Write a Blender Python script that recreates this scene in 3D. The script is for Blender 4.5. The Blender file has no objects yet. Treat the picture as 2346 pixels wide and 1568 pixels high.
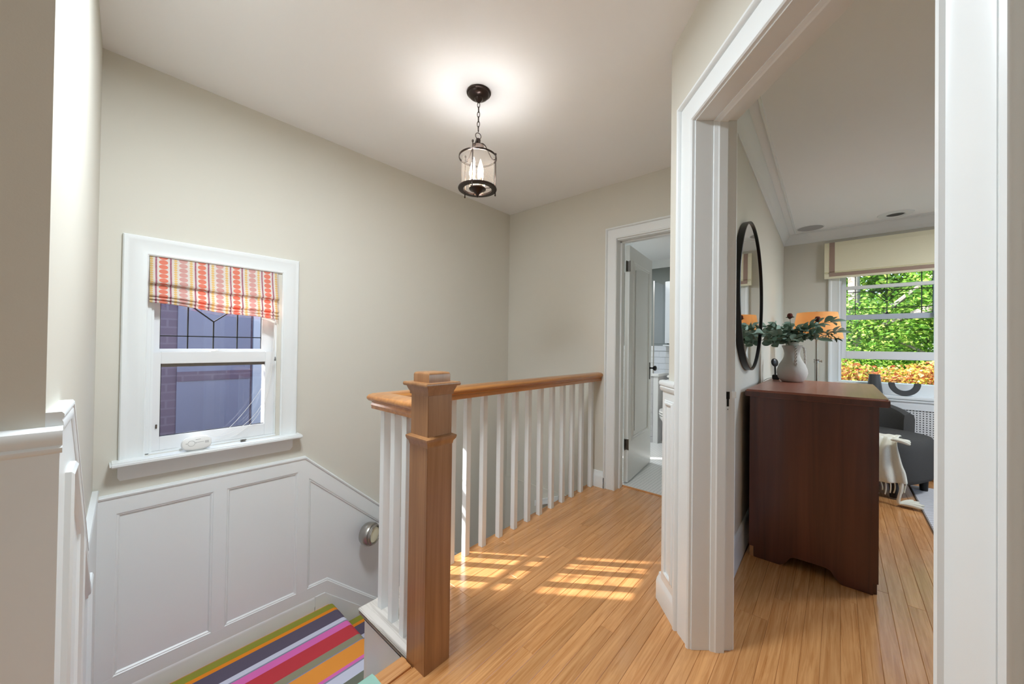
import bpy, bmesh, math, random
from mathutils import Vector, Matrix
import numpy as np
random.seed(7)
R = math.radians
pi = math.pi
S = bpy.context.scene
COL = S.collection

# ------------------------------------------------------------------ camera
H = 1.15
yaw, pitch, roll = R(41.48), R(.52), R(.764)
fw = Vector((-math.sin(yaw)*math.cos(pitch), math.cos(yaw)*math.cos(pitch), math.sin(pitch)))
r0 = Vector((math.cos(yaw), math.sin(yaw), 0)); u0 = r0.cross(fw)
rt = r0*math.cos(roll) + u0*math.sin(roll); up = -r0*math.sin(roll) + u0*math.cos(roll)
cd = bpy.data.cameras.new('camera'); cam = bpy.data.objects.new('camera', cd); COL.objects.link(cam)
cd.sensor_fit = 'HORIZONTAL'; cd.sensor_width = 36; cd.lens = 844.8/2346*36; cd.clip_start = .02; cd.clip_end = 200
cam.matrix_world = Matrix(((rt.x, up.x, -fw.x, 0), (rt.y, up.y, -fw.y, 0), (rt.z, up.z, -fw.z, H), (0, 0, 0, 1)))
S.camera = cam

# ------------------------------------------------------------------ light and exposure
S.view_settings.view_transform = 'Standard'; S.view_settings.look = 'None'
S.view_settings.gamma = 1; S.view_settings.use_curve_mapping = False
S.view_settings.exposure = 0.25
S.cycles.use_denoising = True
S.cycles.max_bounces = 9; S.cycles.diffuse_bounces = 6; S.cycles.glossy_bounces = 4
S.cycles.transmission_bounces = 6; S.cycles.transparent_max_bounces = 16
S.cycles.sample_clamp_indirect = 6; S.cycles.caustics_reflective = False; S.cycles.caustics_refractive = False
W = bpy.data.worlds.new('sky'); S.world = W; W.use_nodes = True
nt = W.node_tree; nt.nodes.clear()
wo = nt.nodes.new('ShaderNodeOutputWorld'); wb = nt.nodes.new('ShaderNodeBackground'); sk = nt.nodes.new('ShaderNodeTexSky')
sk.sky_type = 'NISHITA'; sk.sun_disc = False; sk.sun_elevation = R(31); sk.sun_rotation = R(234); sk.air_density = 1.0; sk.dust_density = 2.0
nt.links.new(sk.outputs[0], wb.inputs[0]); nt.links.new(wb.outputs[0], wo.inputs[0]); wb.inputs[1].default_value = .9
sd = bpy.data.lights.new('sun', 'SUN'); so = bpy.data.objects.new('sun', sd); COL.objects.link(so)
sd.energy = 13.0; sd.angle = R(.6); sd.color = (1, .95, .88)
so.rotation_euler = Vector((1.35, .99, -1)).to_track_quat('-Z', 'Y').to_euler()
def lamp(name, kind, loc, energy, size=.3, color=(1, 1, 1), rot=(0, 0, 0), shape='DISK', parent=None):
    d = bpy.data.lights.new(name, kind); o = bpy.data.objects.new(name, d); COL.objects.link(o)
    d.energy = energy; d.color = color; o.location = loc; o.rotation_euler = rot
    if kind == 'AREA': d.shape = shape; d.size = size
    else: d.shadow_soft_size = size
    return o
LP = dict(hall=(35, (-1.12, .44, 2.42)), hall2=(5.5, (.9, -1.4, 2.42)), bed=(30, (1.35, 3.7, 2.31)), bath=(20, (-1.9, 3.8, 2.2)), stair=(16, (-1.8, 1.9, -1.5)))  # unseen fill lights, added to bring the rooms up in brightness
lamp('added_fill_light', 'AREA', LP['hall'][1], LP['hall'][0], .4, (.84, .93, .99))
lamp('added_fill_light', 'AREA', LP['hall2'][1], LP['hall2'][0], .5, (.90, .95, 1))
lamp('added_fill_light', 'AREA', LP['bed'][1], LP['bed'][0], .45, (.90, .95, 1))
lamp('added_fill_light', 'AREA', LP['bath'][1], LP['bath'][0], .35, (.93, .97, 1))
lamp('added_stairwell_fill', 'POINT', LP['stair'][1], LP['stair'][0], .12, (.92, .96, 1))  # fill light added down the stairwell, no lamp stands there

# ------------------------------------------------------------------ materials
def srgb(r, g, b):
    f = lambda c: (c/255/12.92) if c/255 <= .04045 else ((c/255+.055)/1.055)**2.4
    return (f(r), f(g), f(b), 1)
MATS = {}
def newmat(name):
    m = bpy.data.materials.new(name); m.use_nodes = True; MATS[name] = m
    n = m.node_tree.nodes; b = n['Principled BSDF']
    return m, n, m.node_tree.links, b
def setc(b, col, rough, metal=0, spec=.5, coat=0):
    b.inputs['Base Color'].default_value = col; b.inputs['Roughness'].default_value = rough
    b.inputs['Metallic'].default_value = metal; b.inputs['Specular IOR Level'].default_value = spec
    b.inputs['Coat Weight'].default_value = coat
def plain(name, col, rough=.5, metal=0, spec=.5, coat=0, var=.04, vs=3.0, bump=0, bs=200, stretch=(1, 1, 1)):
    """paint, metal or cloth: a colour with faint mottling and fine relief"""
    m, n, l, b = newmat(name); setc(b, col, rough, metal, spec, coat)
    g = n.new('ShaderNodeNewGeometry'); mp = n.new('ShaderNodeMapping'); mp.inputs['Scale'].default_value = stretch
    l.new(g.outputs['Position'], mp.inputs[0])
    t = n.new('ShaderNodeTexNoise'); t.inputs['Scale'].default_value = vs; t.inputs['Detail'].default_value = 4
    l.new(mp.outputs[0], t.inputs['Vector'])
    mx = n.new('ShaderNodeMix'); mx.data_type = 'RGBA'
    mx.inputs['A'].default_value = tuple(c*(1-var) for c in col[:3])+(1,); mx.inputs['B'].default_value = tuple(min(1, c*(1+var)) for c in col[:3])+(1,)
    l.new(t.outputs[0], mx.inputs['Factor']); l.new(mx.outputs['Result'], b.inputs['Base Color'])
    if bump:
        t2 = n.new('ShaderNodeTexNoise'); t2.inputs['Scale'].default_value = bs; t2.inputs['Detail'].default_value = 3
        l.new(mp.outputs[0], t2.inputs['Vector'])
        bp = n.new('ShaderNodeBump'); bp.inputs['Strength'].default_value = bump; bp.inputs['Distance'].default_value = .002
        l.new(t2.outputs[0], bp.inputs['Height']); l.new(bp.outputs[0], b.inputs['Normal'])
    return m
def wood(name, dark, light, rough=.3, axis='y', scale=1.0, coat=.3, rnd=.25, spec=.5, contrast=(.35, .7)):
    m, n, l, b = newmat(name); setc(b, light, rough, 0, spec, coat); b.inputs['Coat Roughness'].default_value = .15
    g = n.new('ShaderNodeNewGeometry'); oi = n.new('ShaderNodeObjectInfo')
    k = {'x': (2.2, 55, 55), 'y': (55, 2.2, 55), 'z': (55, 55, 2.2)}[axis]
    ad = n.new('ShaderNodeVectorMath'); ad.operation = 'ADD'; sc = n.new('ShaderNodeVectorMath'); sc.operation = 'SCALE'
    cmb = n.new('ShaderNodeCombineXYZ')
    for i in range(3): l.new(oi.outputs['Random'], cmb.inputs[i])
    sc.inputs['Scale'].default_value = 37; l.new(cmb.outputs[0], sc.inputs[0])
    l.new(g.outputs['Position'], ad.inputs[0]); l.new(sc.outputs[0], ad.inputs[1])
    mp = n.new('ShaderNodeMapping'); mp.inputs['Scale'].default_value = tuple(v*scale for v in k); l.new(ad.outputs[0], mp.inputs[0])
    t = n.new('ShaderNodeTexNoise'); t.inputs['Scale'].default_value = 1; t.inputs['Detail'].default_value = 6; t.inputs['Roughness'].default_value = .62; t.inputs['Distortion'].default_value = .6
    l.new(mp.outputs[0], t.inputs['Vector'])
    cr = n.new('ShaderNodeValToRGB'); cr.color_ramp.elements[0].position = contrast[0]; cr.color_ramp.elements[1].position = contrast[1]
    cr.color_ramp.elements[0].color = dark; cr.color_ramp.elements[1].color = light
    l.new(t.outputs[0], cr.inputs[0])
    hs = n.new('ShaderNodeHueSaturation'); mr = n.new('ShaderNodeMapRange'); mr.inputs['To Min'].default_value = 1-rnd; mr.inputs['To Max'].default_value = 1+rnd*.8
    l.new(oi.outputs['Random'], mr.inputs['Value']); l.new(mr.outputs[0], hs.inputs['Value']); l.new(cr.outputs[0], hs.inputs['Color'])
    l.new(hs.outputs[0], b.inputs['Base Color'])
    bp = n.new('ShaderNodeBump'); bp.inputs['Strength'].default_value = .12; bp.inputs['Distance'].default_value = .001
    l.new(t.outputs[0], bp.inputs['Height']); l.new(bp.outputs[0], b.inputs['Normal'])
    return m
def glass(name, tint=(1, 1, 1, 1), refl=.06, rough=0):
    m, n, l, b = newmat(name); n.remove(b)
    tr = n.new('ShaderNodeBsdfTransparent'); tr.inputs[0].default_value = tint
    gl = n.new('ShaderNodeBsdfGlossy'); gl.inputs['Roughness'].default_value = rough
    lw = n.new('ShaderNodeLayerWeight'); lw.inputs['Blend'].default_value = .25
    mr = n.new('ShaderNodeMapRange'); mr.inputs['To Min'].default_value = refl; mr.inputs['To Max'].default_value = .7
    l.new(lw.outputs['Facing'], mr.inputs['Value'])
    pw = n.new('ShaderNodeMath'); pw.operation = 'POWER'; pw.inputs[1].default_value = 3
    l.new(lw.outputs['Facing'], pw.inputs[0]); l.new(pw.outputs[0], mr.inputs['Value'])
    mx = n.new('ShaderNodeMixShader'); l.new(mr.outputs[0], mx.inputs[0]); l.new(tr.outputs[0], mx.inputs[1]); l.new(gl.outputs[0], mx.inputs[2])
    l.new(mx.outputs[0], n['Material Output'].inputs[0]); return m
def hazy(m, col, f):
    n = m.node_tree.nodes; l = m.node_tree.links; src = n['Material Output'].inputs[0].links[0].from_socket
    d = n.new('ShaderNodeBsdfTranslucent'); d.inputs[0].default_value = col; d2 = n.new('ShaderNodeBsdfDiffuse'); d2.inputs[0].default_value = col
    a = n.new('ShaderNodeMixShader'); a.inputs[0].default_value = .5; l.new(d.outputs[0], a.inputs[1]); l.new(d2.outputs[0], a.inputs[2])
    x = n.new('ShaderNodeMixShader'); x.inputs[0].default_value = f; l.new(src, x.inputs[1]); l.new(a.outputs[0], x.inputs[2]); l.new(x.outputs[0], n['Material Output'].inputs[0]); return m
def emit(name, col, st):
    m, n, l, b = newmat(name); setc(b, col, .5); b.inputs['Emission Color'].default_value = col; b.inputs['Emission Strength'].default_value = st; return m

PAINT = plain('greige_wall_paint', srgb(211, 208, 198), .75, spec=.25, var=.012, bump=.05, bs=350)
WHITE = plain('white_gloss_paint', srgb(229, 233, 234), .32, var=.008, bump=.02, bs=120)
WHITE2 = plain('white_matt_paint', srgb(232, 232, 231), .6, spec=.3, var=.01)
CEIL = plain('ceiling_white', srgb(242, 243, 244), .85, spec=.2, var=.01)
VINYL = plain('white_vinyl', srgb(226, 228, 230), .35, var=.01)
OAK = wood('honey_oak', srgb(172, 112, 60), srgb(214, 158, 102), .25, 'y', 1.6, .35, .12, contrast=(.25, .65))
OAKX = wood('honey_oak_cross', srgb(176, 112, 56), srgb(222, 166, 108), .3, 'x', 1.0, .25, .1)
OAKBASE = plain('dark_floor_joint', srgb(96, 58, 28), .6)
NEWEL = wood('brown_newel_wood', srgb(140, 96, 58), srgb(166, 120, 78), .34, 'z', .7, .3, .03)
RAILW = wood('golden_rail_wood', srgb(170, 108, 50), srgb(208, 144, 78), .28, 'y', .8, .5, .03)
RAILX = wood('golden_rail_wood_cross', srgb(170, 108, 50), srgb(208, 144, 78), .28, 'x', .8, .5, .03)
PALEW = wood('reflection_paled_wood', srgb(150, 142, 134), srgb(208, 203, 197), .4, 'x', .9, .1, .02, contrast=(.3, .55))  # wood paled in colour to imitate the window reflecting in it
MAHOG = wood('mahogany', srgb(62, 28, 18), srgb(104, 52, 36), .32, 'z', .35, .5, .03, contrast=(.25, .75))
MAHOGT = wood('mahogany_top', srgb(140, 78, 60), srgb(172, 108, 88), .36, 'y', .3, .15, .03, contrast=(.25, .75))  # paler and pinker than the sides, painting in the reflection on the top
GLASS = glass('window_glass', (.93, .95, .98, 1), .05)
CLEAR = glass('clear_lantern_glass', (.985, .97, .95, 1), .05)
hazy(CLEAR, (1, .93, .88, 1), .026)
BRONZE = plain('dark_bronze', srgb(62, 52, 48), .28, .85, var=.1)
BLACK = plain('black_metal', srgb(22, 21, 21), .35, .3, var=.05)
LEAD = plain('dark_lead_came', srgb(48, 50, 52), .5, .5, var=.1)
NICKEL = plain('brushed_nickel', srgb(176, 174, 170), .28, 1, var=.05)
STEEL = plain('aged_steel', srgb(120, 116, 110), .35, .9, var=.15, vs=80)
GREYF = plain('charcoal_fabric', srgb(78, 77, 75), .95, spec=.1, var=.12, vs=120, bump=.6, bs=900)
PILLOWF = plain('pale_grey_fabric', srgb(200, 198, 192), .95, spec=.1, var=.05, vs=60, bump=.3, bs=700)
KNIT = plain('cream_knit', srgb(226, 224, 208), .95, spec=.1, var=.06, vs=80, bump=.8, bs=260)
CERAM = plain('rough_white_ceramic', srgb(208, 204, 196), .75, spec=.3, var=.05, vs=14, bump=.5, bs=90)
PLAST = plain('white_plastic', srgb(226, 226, 224), .4, var=.01)
GREYP = plain('grey_plastic', srgb(120, 120, 120), .5)
CREAMF = plain('cream_shade_fabric', srgb(238, 234, 208), .9, spec=.1, var=.03, vs=200, bump=.2, bs=900)
TAUPE = plain('taupe_ribbon', srgb(168, 146, 134), .85, spec=.1, var=.04, vs=200)
DGREY = plain('dark_grey_resin', srgb(74, 76, 78), .5, var=.06)
GREYW = plain('grey_bath_paint', srgb(128, 133, 130), .7, spec=.2, var=.02)
TILEW = plain('white_wall_tile', srgb(222, 224, 224), .25, var=.03)
MARBLE = plain('grey_marble_tile', srgb(196, 196, 198), .25, var=.22, vs=9)
PORC = plain('porcelain', srgb(240, 240, 238), .12, var=.01, coat=.5)
SPK = plain('speaker_grille', srgb(206, 206, 206), .8, var=.06, vs=900)
BARK = plain('pale_bark', srgb(138, 130, 118), .9, var=.3, vs=9, bump=.6, bs=30)

# hex tile floor
m, n, l, b = newmat('white_mosaic_floor'); setc(b, srgb(226, 227, 226), .3)
g = n.new('ShaderNodeNewGeometry'); vo = n.new('ShaderNodeTexVoronoi'); vo.feature = 'DISTANCE_TO_EDGE'; vo.inputs['Scale'].default_value = 38; vo.inputs['Randomness'].default_value = .15
l.new(g.outputs['Position'], vo.inputs['Vector']); cr = n.new('ShaderNodeValToRGB'); cr.color_ramp.elements[0].position = .03; cr.color_ramp.elements[1].position = .09
cr.color_ramp.elements[0].color = srgb(176, 178, 178); cr.color_ramp.elements[1].color = srgb(228, 229, 228)
l.new(vo.outputs['Distance'], cr.inputs[0]); l.new(cr.outputs[0], b.inputs['Base Color']); MOSAIC = m

# little expression helper for node maths
class NX:
    def __init__(s, mat): s.n = mat.node_tree.nodes; s.l = mat.node_tree.links
    def m(s, op, a, b=None, c=None):
        x = s.n.new('ShaderNodeMath'); x.operation = op
        for i, v in enumerate((a, b, c)):
            if v is None: continue
            if isinstance(v, (int, float)): x.inputs[i].default_value = v
            else: s.l.new(v, x.inputs[i])
        return x.outputs[0]
    def ell(s, u, v, cu, ru, rv, pv, off=0):
        du = s.m('DIVIDE', s.m('SUBTRACT', u, cu), ru)
        fv = s.m('SUBTRACT', s.m('FRACT', s.m('DIVIDE', s.m('ADD', v, off), pv)), .5)
        dv = s.m('DIVIDE', s.m('MULTIPLY', fv, pv), rv)
        return s.m('LESS_THAN', s.m('ADD', s.m('MULTIPLY', du, du), s.m('MULTIPLY', dv, dv)), 1)
    def over(s, base, col, fac):
        x = s.n.new('ShaderNodeMix'); x.data_type = 'RGBA'; s.l.new(fac, x.inputs['Factor'])
        if isinstance(base, tuple): x.inputs['A'].default_value = base
        else: s.l.new(base, x.inputs['A'])
        x.inputs['B'].default_value = col; return x.outputs['Result']
# printed roman blind fabric (UV in metres)
m, n, l, b = newmat('printed_blind_fabric'); setc(b, (.9, .9, .9, 1), .9, spec=.1); PRINT = m
x = NX(m); uv = n.new('ShaderNodeUVMap'); sp = n.new('ShaderNodeSeparateXYZ'); l.new(uv.outputs[0], sp.inputs[0])
PER = .147
u = x.m('MULTIPLY', x.m('FRACT', x.m('DIVIDE', sp.outputs[0], PER)), PER); v = sp.outputs[1]
c = srgb(236, 228, 222)
for cu, ru, rv, pv, off, cc in ((.030, .0165, .0124, .0258, 0, srgb(238, 146, 124)), (.1038, .0165, .0124, .0258, .006, srgb(226, 178, 172)),
                                (.0744, .0064, .0058, .0128, 0, srgb(240, 208, 140)), (.1338, .0064, .0058, .0128, .004, srgb(240, 208, 140)),
                                (.0035, .0040, .0032, .0078, 0, srgb(164, 66, 100)), (.0565, .0040, .0032, .0078, .003, srgb(164, 66, 100))):
    c = x.over(c, cc, x.ell(u, v, cu, ru, rv, pv, off))
l.new(c, b.inputs['Base Color'])
tl = n.new('ShaderNodeBsdfTranslucent'); l.new(c, tl.inputs[0]); ms = n.new('ShaderNodeMixShader'); ms.inputs[0].default_value = .3
l.new(b.outputs[0], ms.inputs[1]); l.new(tl.outputs[0], ms.inputs[2]); l.new(ms.outputs[0], n['Material Output'].inputs[0])

def stripes(name, axis, edges):
    m, n, l, b = newmat(name); setc(b, (1, 1, 1, 1), .95, spec=.1)
    g = n.new('ShaderNodeNewGeometry'); sp = n.new('ShaderNodeSeparateXYZ'); l.new(g.outputs['Position'], sp.inputs[0])
    lo, hi = edges[0][0], edges[-1][0]
    mr = n.new('ShaderNodeMapRange'); mr.inputs['From Min'].default_value = lo; mr.inputs['From Max'].default_value = hi
    l.new(sp.outputs[axis], mr.inputs['Value']); cr = n.new('ShaderNodeValToRGB'); cr.color_ramp.interpolation = 'CONSTANT'
    el = cr.color_ramp.elements
    while len(el) > 1: el.remove(el[-1])
    for i, (p, c) in enumerate(edges[:-1]):
        q = (p-lo)/(hi-lo)
        e = el[0] if i == 0 else el.new(q)
        e.position = q; e.color = c
    l.new(mr.outputs[0], cr.inputs[0]); l.new(cr.outputs[0], b.inputs['Base Color'])
    t = n.new('ShaderNodeTexNoise'); t.inputs['Scale'].default_value = 700; l.new(g.outputs['Position'], t.inputs['Vector'])
    bp = n.new('ShaderNodeBump'); bp.inputs['Strength'].default_value = .4; bp.inputs['Distance'].default_value = .002
    l.new(t.outputs[0], bp.inputs['Height']); l.new(bp.outputs[0], b.inputs['Normal']); return m
OLV, ORG, SLT, LAV, PNK, RED, KHA, MUS, GRN, THN, TEAL = srgb(146, 146, 62), srgb(232, 140, 44), srgb(98, 90, 108), srgb(206, 208, 228), srgb(222, 112, 184), srgb(194, 66, 74), srgb(146, 142, 120), srgb(232, 152, 68), srgb(116, 120, 108), srgb(140, 140, 164), srgb(150, 190, 176)
RUN1 = stripes('striped_runner_weave', 0, [(-2.455, OLV), (-2.408, ORG), (-2.380, SLT), (-2.282, LAV), (-2.248, THN), (-2.241, PNK), (-2.190, RED), (-2.085, KHA), (-2.040, THN), (-2.033, MUS), (-1.925, PNK), (-1.905, THN), (-1.896, LAV), (-1.831, GRN), (-1.760, TEAL), (-1.70, MUS), (-1.60, OLV)])
RUN2 = stripes('striped_runner_weave_cross', 1, [(.02, OLV), (.07, ORG), (.10, SLT), (.19, LAV), (.23, PNK), (.28, RED), (.38, KHA), (.42, MUS), (.51, PNK), (.53, LAV), (.58, GRN), (.60, TEAL), (.70, OLV)])

# ------------------------------------------------------------------ mesh helpers
class MB:
    def __init__(s): s.v = []; s.f = []; s.uv = None
    def add(s, vs, fs):
        o = len(s.v); s.v += [tuple(p) for p in vs]; s.f += [tuple(i+o for i in f) for f in fs]; return s
    def box(s, x0, y0, z0, x1, y1, z1):
        x0, x1 = sorted((x0, x1)); y0, y1 = sorted((y0, y1)); z0, z1 = sorted((z0, z1))
        return s.add([(x0, y0, z0), (x1, y0, z0), (x1, y1, z0), (x0, y1, z0), (x0, y0, z1), (x1, y0, z1), (x1, y1, z1), (x0, y1, z1)],
                     [(0, 3, 2, 1), (4, 5, 6, 7), (0, 1, 5, 4), (1, 2, 6, 5), (2, 3, 7, 6), (3, 0, 4, 7)])
    def prism(s, pts, vec):
        n_ = len(pts); vec = Vector(vec); a = [Vector(p) for p in pts]
        return s.add(a+[p+vec for p in a], [tuple(range(n_))[::-1], tuple(range(n_, 2*n_))]+[(i, (i+1) % n_, (i+1) % n_+n_, i+n_) for i in range(n_)])
    def poly(s, xy, z0, z1): return s.prism([(p[0], p[1], z0) for p in xy], (0, 0, z1-z0))
    def lathe(s, c, prof, n_=32, axis=(0, 0, 1)):
        ax = Vector(axis).normalized(); e1 = ax.orthogonal().normalized(); e2 = ax.cross(e1); c = Vector(c)
        vs = []; fs = []
        for r_, h in prof:
            for k in range(n_):
                a = 2*pi*k/n_; vs.append(c+ax*h+(e1*math.cos(a)+e2*math.sin(a))*max(r_, 1e-5))
        m_ = len(prof)
        for i in range(m_-1):
            for k in range(n_): fs.append((i*n_+k, i*n_+(k+1) % n_, (i+1)*n_+(k+1) % n_, (i+1)*n_+k))
        if prof[0] != prof[-1]:
            fs.append(tuple(range(n_))[::-1]); fs.append(tuple(range((m_-1)*n_, m_*n_)))
        return s.add(vs, fs)
    def tube(s, path, r_, n_=8, closed=False):
        P = [Vector(p) for p in path]; N = len(P); rr = r_ if isinstance(r_, (list, tuple)) else [r_]*N
        t0 = (P[1]-P[0]).normalized(); e = t0.orthogonal().normalized(); vs = []; fs = []
        for i, p in enumerate(P):
            if closed: t = (P[(i+1) % N]-P[i-1]).normalized()
            else: t = (P[min(i+1, N-1)]-P[max(i-1, 0)]).normalized()
            e = (e-t*e.dot(t)).normalized(); f_ = t.cross(e)
            for k in range(n_):
                a = 2*pi*k/n_; vs.append(p+(e*math.cos(a)+f_*math.sin(a))*rr[i])
        for i in range(N if closed else N-1):
            for k in range(n_):
                j = (i+1) % N; fs.append((i*n_+k, i*n_+(k+1) % n_, j*n_+(k+1) % n_, j*n_+k))
        if not closed: fs.append(tuple(range(n_))[::-1]); fs.append(tuple(range((N-1)*n_, N*n_)))
        return s.add(vs, fs)
    def sweep(s, path, N, prof, closed=False, flip=1):
        """profile (a, b): a away from the path in its plane, b along the plane normal N; corners mitred"""
        P = [Vector(p) for p in path]; N = Vector(N).normalized(); n_ = len(P); m_ = len(prof); vs = []
        for i in range(n_):
            dp = (P[i]-P[i-1]).normalized() if (i > 0 or closed) else None
            dn = (P[(i+1) % n_]-P[i]).normalized() if (i < n_-1 or closed) else None
            op = dp.cross(N)*flip if dp else None; on = dn.cross(N)*flip if dn else None
            if op is None: o = on
            elif on is None: o = op
            else: o = (op+on)/(1+op.dot(on))
            for a, b_ in prof: vs.append(P[i]+o*a+N*b_)
        fs = []
        for i in range(n_ if closed else n_-1):
            j = (i+1) % n_
            for k in range(m_): fs.append((i*m_+k, i*m_+(k+1) % m_, j*m_+(k+1) % m_, j*m_+k))
        if not closed: fs.append(tuple(range(m_))[::-1]); fs.append(tuple(range((n_-1)*m_, n_*m_)))
        return s.add(vs, fs)
    def grid(s, nu, nv, fn, thick=0, closed_u=False):
        vs = [Vector(fn(i/(nu-1 if not closed_u else nu), j/(nv-1))) for i in range(nu) for j in range(nv)]
        fs = [(i*nv+j, ((i+1) % nu)*nv+j, ((i+1) % nu)*nv+j+1, i*nv+j+1) for i in range(nu if closed_u else nu-1) for j in range(nv-1)]
        return s.add(vs, fs)
def link(o, parent=None):
    COL.objects.link(o)
    if parent is not None: o.parent = parent
    return o
def build(name, mb, mat, parent=None, bev=0, smooth=False, off=None, solid=0, seg=2, local=False, subs=0, recalc=True):
    """ONE mesh object. World coordinates unless local; parented pieces are shifted back by their thing's origin."""
    me = bpy.data.meshes.new(name); me.from_pydata(mb.v, [], mb.f)
    me.materials.append(mat)
    if recalc:
        bm = bmesh.new(); bm.from_mesh(me)
        bmesh.ops.recalc_face_normals(bm, faces=bm.faces)
        if bev:
            es = [e for e in bm.edges if len(e.link_faces) == 2 and e.calc_face_angle(0) > R(30)]
            bmesh.ops.bevel(bm, geom=es, offset=bev, segments=seg, affect='EDGES', clamp_overlap=True)
        bm.to_mesh(me); bm.free()
    if smooth or bev:
        for p in me.polygons: p.use_smooth = True
        if smooth != 'all': me.set_sharp_from_angle(angle=R(38))
    o = bpy.data.objects.new(name, me); link(o, parent)
    if parent is not None and not local and not parent.get('_w'): 
        o.location = -Vector(parent.location)
    o['_w'] = 1
    if solid: md = o.modifiers.new('thick', 'SOLIDIFY'); md.thickness = solid; md.offset = 0
    if subs: md = o.modifiers.new('smooth', 'SUBSURF'); md.levels = subs; md.render_levels = subs
    return o
def thing(name, label, cat, loc=(0, 0, 0), group=None, kind=None):
    o = bpy.data.objects.new(name, None); COL.objects.link(o); o.location = loc; o.empty_display_size = .05
    o['label'] = label; o['category'] = cat
    if group: o['group'] = group
    if kind: o['kind'] = kind
    return o
def struct(name, mb=None, mat=None, loc=None, label=None, **k):
    if mb is None:
        o = bpy.data.objects.new(name, None); COL.objects.link(o); o.location = loc or (0, 0, 0)
    else: o = build(name, mb, mat, **k)
    o['kind'] = 'structure'
    if label: o['label'] = label
    return o
def tag(o, label, cat, group=None):
    o['label'] = label; o['category'] = cat
    if group: o['group'] = group
    return o

# ------------------------------------------------------------------ frames of reference
A41 = R(41); T = Vector((-math.sin(A41), math.cos(A41), 0)); NB = Vector((math.cos(A41), math.sin(A41), 0)); P0 = Vector((-.4135, 1.519, 0))
def C(t, n_, z=0): return P0+T*t+NB*n_+Vector((0, 0, z))     # doorway wall: t to the left, n into the bedroom
XL, YB, ZC = -2.5, 2.77, 2.473
YR = 5.02
def bx_(y): return -.395-.0168*(y-1.7)                          # bedroom side wall
D0 = Vector((-1.013, -.054, 0)); DD = Vector((-1.487, .057, 0)).normalized(); DN = Vector((.057, 1.487, 0)).normalized()
def Lw(u_, n_, z=0): return D0+DD*u_+DN*n_+Vector((0, 0, z))  # landing wall

# ------------------------------------------------------------------ room shell
wy0, wy1, wz0, wz1 = .165, .718, .597, 1.565
mb = MB(); mb.box(XL-.15, -.2, -2.8, XL, wy0, ZC); mb.box(XL-.15, wy1, -2.8, XL, YB+.13, ZC); mb.box(XL-.15, wy0, -2.8, XL, wy1, wz0); mb.box(XL-.15, wy0, wz1, XL, wy1, ZC)
struct('wall_left', mb, PAINT)
dx0, dx1, dz = -1.335, -.60, 2.02
mb = MB(); mb.box(XL, YB, -.165, dx0, YB+.13, ZC); mb.box(dx0, YB, dz, dx1, YB+.13, ZC); mb.box(dx1, YB, 0, -.561, YB+.13, ZC)
mb.box(XL, YB-.012, -2.8, -1.52, YB+.13, -.165)
struct('wall_back', mb, PAINT)
mb = MB(); c1 = C(.225, 0)
mb.poly([(c1.x, c1.y), (-.561, YB+.13), (-.561, YR+.2), (bx_(YR)-.001, YR+.2), (bx_(YR), YR), (bx_(1.726), 1.726)], 0, ZC)
struct('wall_right', mb, PAINT)
mb = MB(); q = [C(.014, 0), C(.225, 0), Vector((bx_(1.726), 1.726, 0)), C(.014, .15)]; mb.poly([(p.x, p.y) for p in q], 0, ZC)
TW = -.814
q = [C(TW-.014, 0), C(TW-.014, .15), C(-5.2, .15), C(-5.2, 0)]; mb.poly([(p.x, p.y) for p in q], 0, ZC)
q = [C(.014, 0), C(.014, .15), C(TW-.014, .15), C(TW-.014, 0)]; mb.poly([(p.x, p.y) for p in q], 2.040, ZC)
struct('wall_diagonal', mb, PAINT)
mb = MB(); q = [Lw(0, 0), Lw(1.487, 0), Lw(1.487, -.1), Lw(0, -.1)]; mb.poly([(-1.0135, -.0539), (-2.5, .003), (-2.5, -.1), (-1.0135, -.17)], -.6, ZC)
struct('wall_landing', mb, PAINT)
mb = MB(); mb.poly([(-1.13, -2.3), (-1.013, -2.3), (-1.013, -.054), (-1.0134, -.054), (-1.0134, -.18), (-1.13, -.18)], 0, ZC); struct('wall_near', mb, PAINT)
mb = MB(); mb.box(-1.13, -2.4, 0, 3.2, -2.3, ZC); struct('wall_front', mb, PAINT)
bw0, bw1, bz0, bz1 = .012, .705, .80, 2.02
mb = MB(); mb.box(-.46, YR, 0, bw0, YR+.14, 2.45); mb.box(bw1, YR, 0, 2.1, YR+.14, 2.45); mb.box(bw0, YR, 0, bw1, YR+.14, bz0); mb.box(bw0, YR, bz1, bw1, YR+.14, 2.45)
struct('wall_bedroom', mb, PAINT)
mb = MB(); mb.box(2.0, -1.3, 0, 2.12, 2.4, 2.45); mb.box(2.0, 3.9, 0, 2.12, YR+.14, 2.45); mb.box(2.0, 2.4, 0, 2.12, 3.9, .8); mb.box(2.0, 2.4, 2.05, 2.12, 3.9, 2.45)  # opening is unseen, added to let daylight into the bedroom
struct('wall_bedroom_right', mb, PAINT)
mb = MB(); mb.poly([(-2.65, -2.4), (3.2, -2.4), (C(-5.2, .1).x, C(-5.2, .1).y), (C(.2, .1).x, C(.2, .1).y), (-.5, YB+.1), (-2.65, YB+.1)], ZC, ZC+.1)
struct('ceiling', mb, CEIL)
q = [C(-5.2, .13), C(.15, .13)]
mb = MB(); mb.poly([(q[0].x, q[0].y), (2.1, YR+.1), (-.5, YR+.1), (-.46, 1.75), (q[1].x, q[1].y)], 2.385, 2.46)
struct('ceiling', mb, CEIL)
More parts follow.
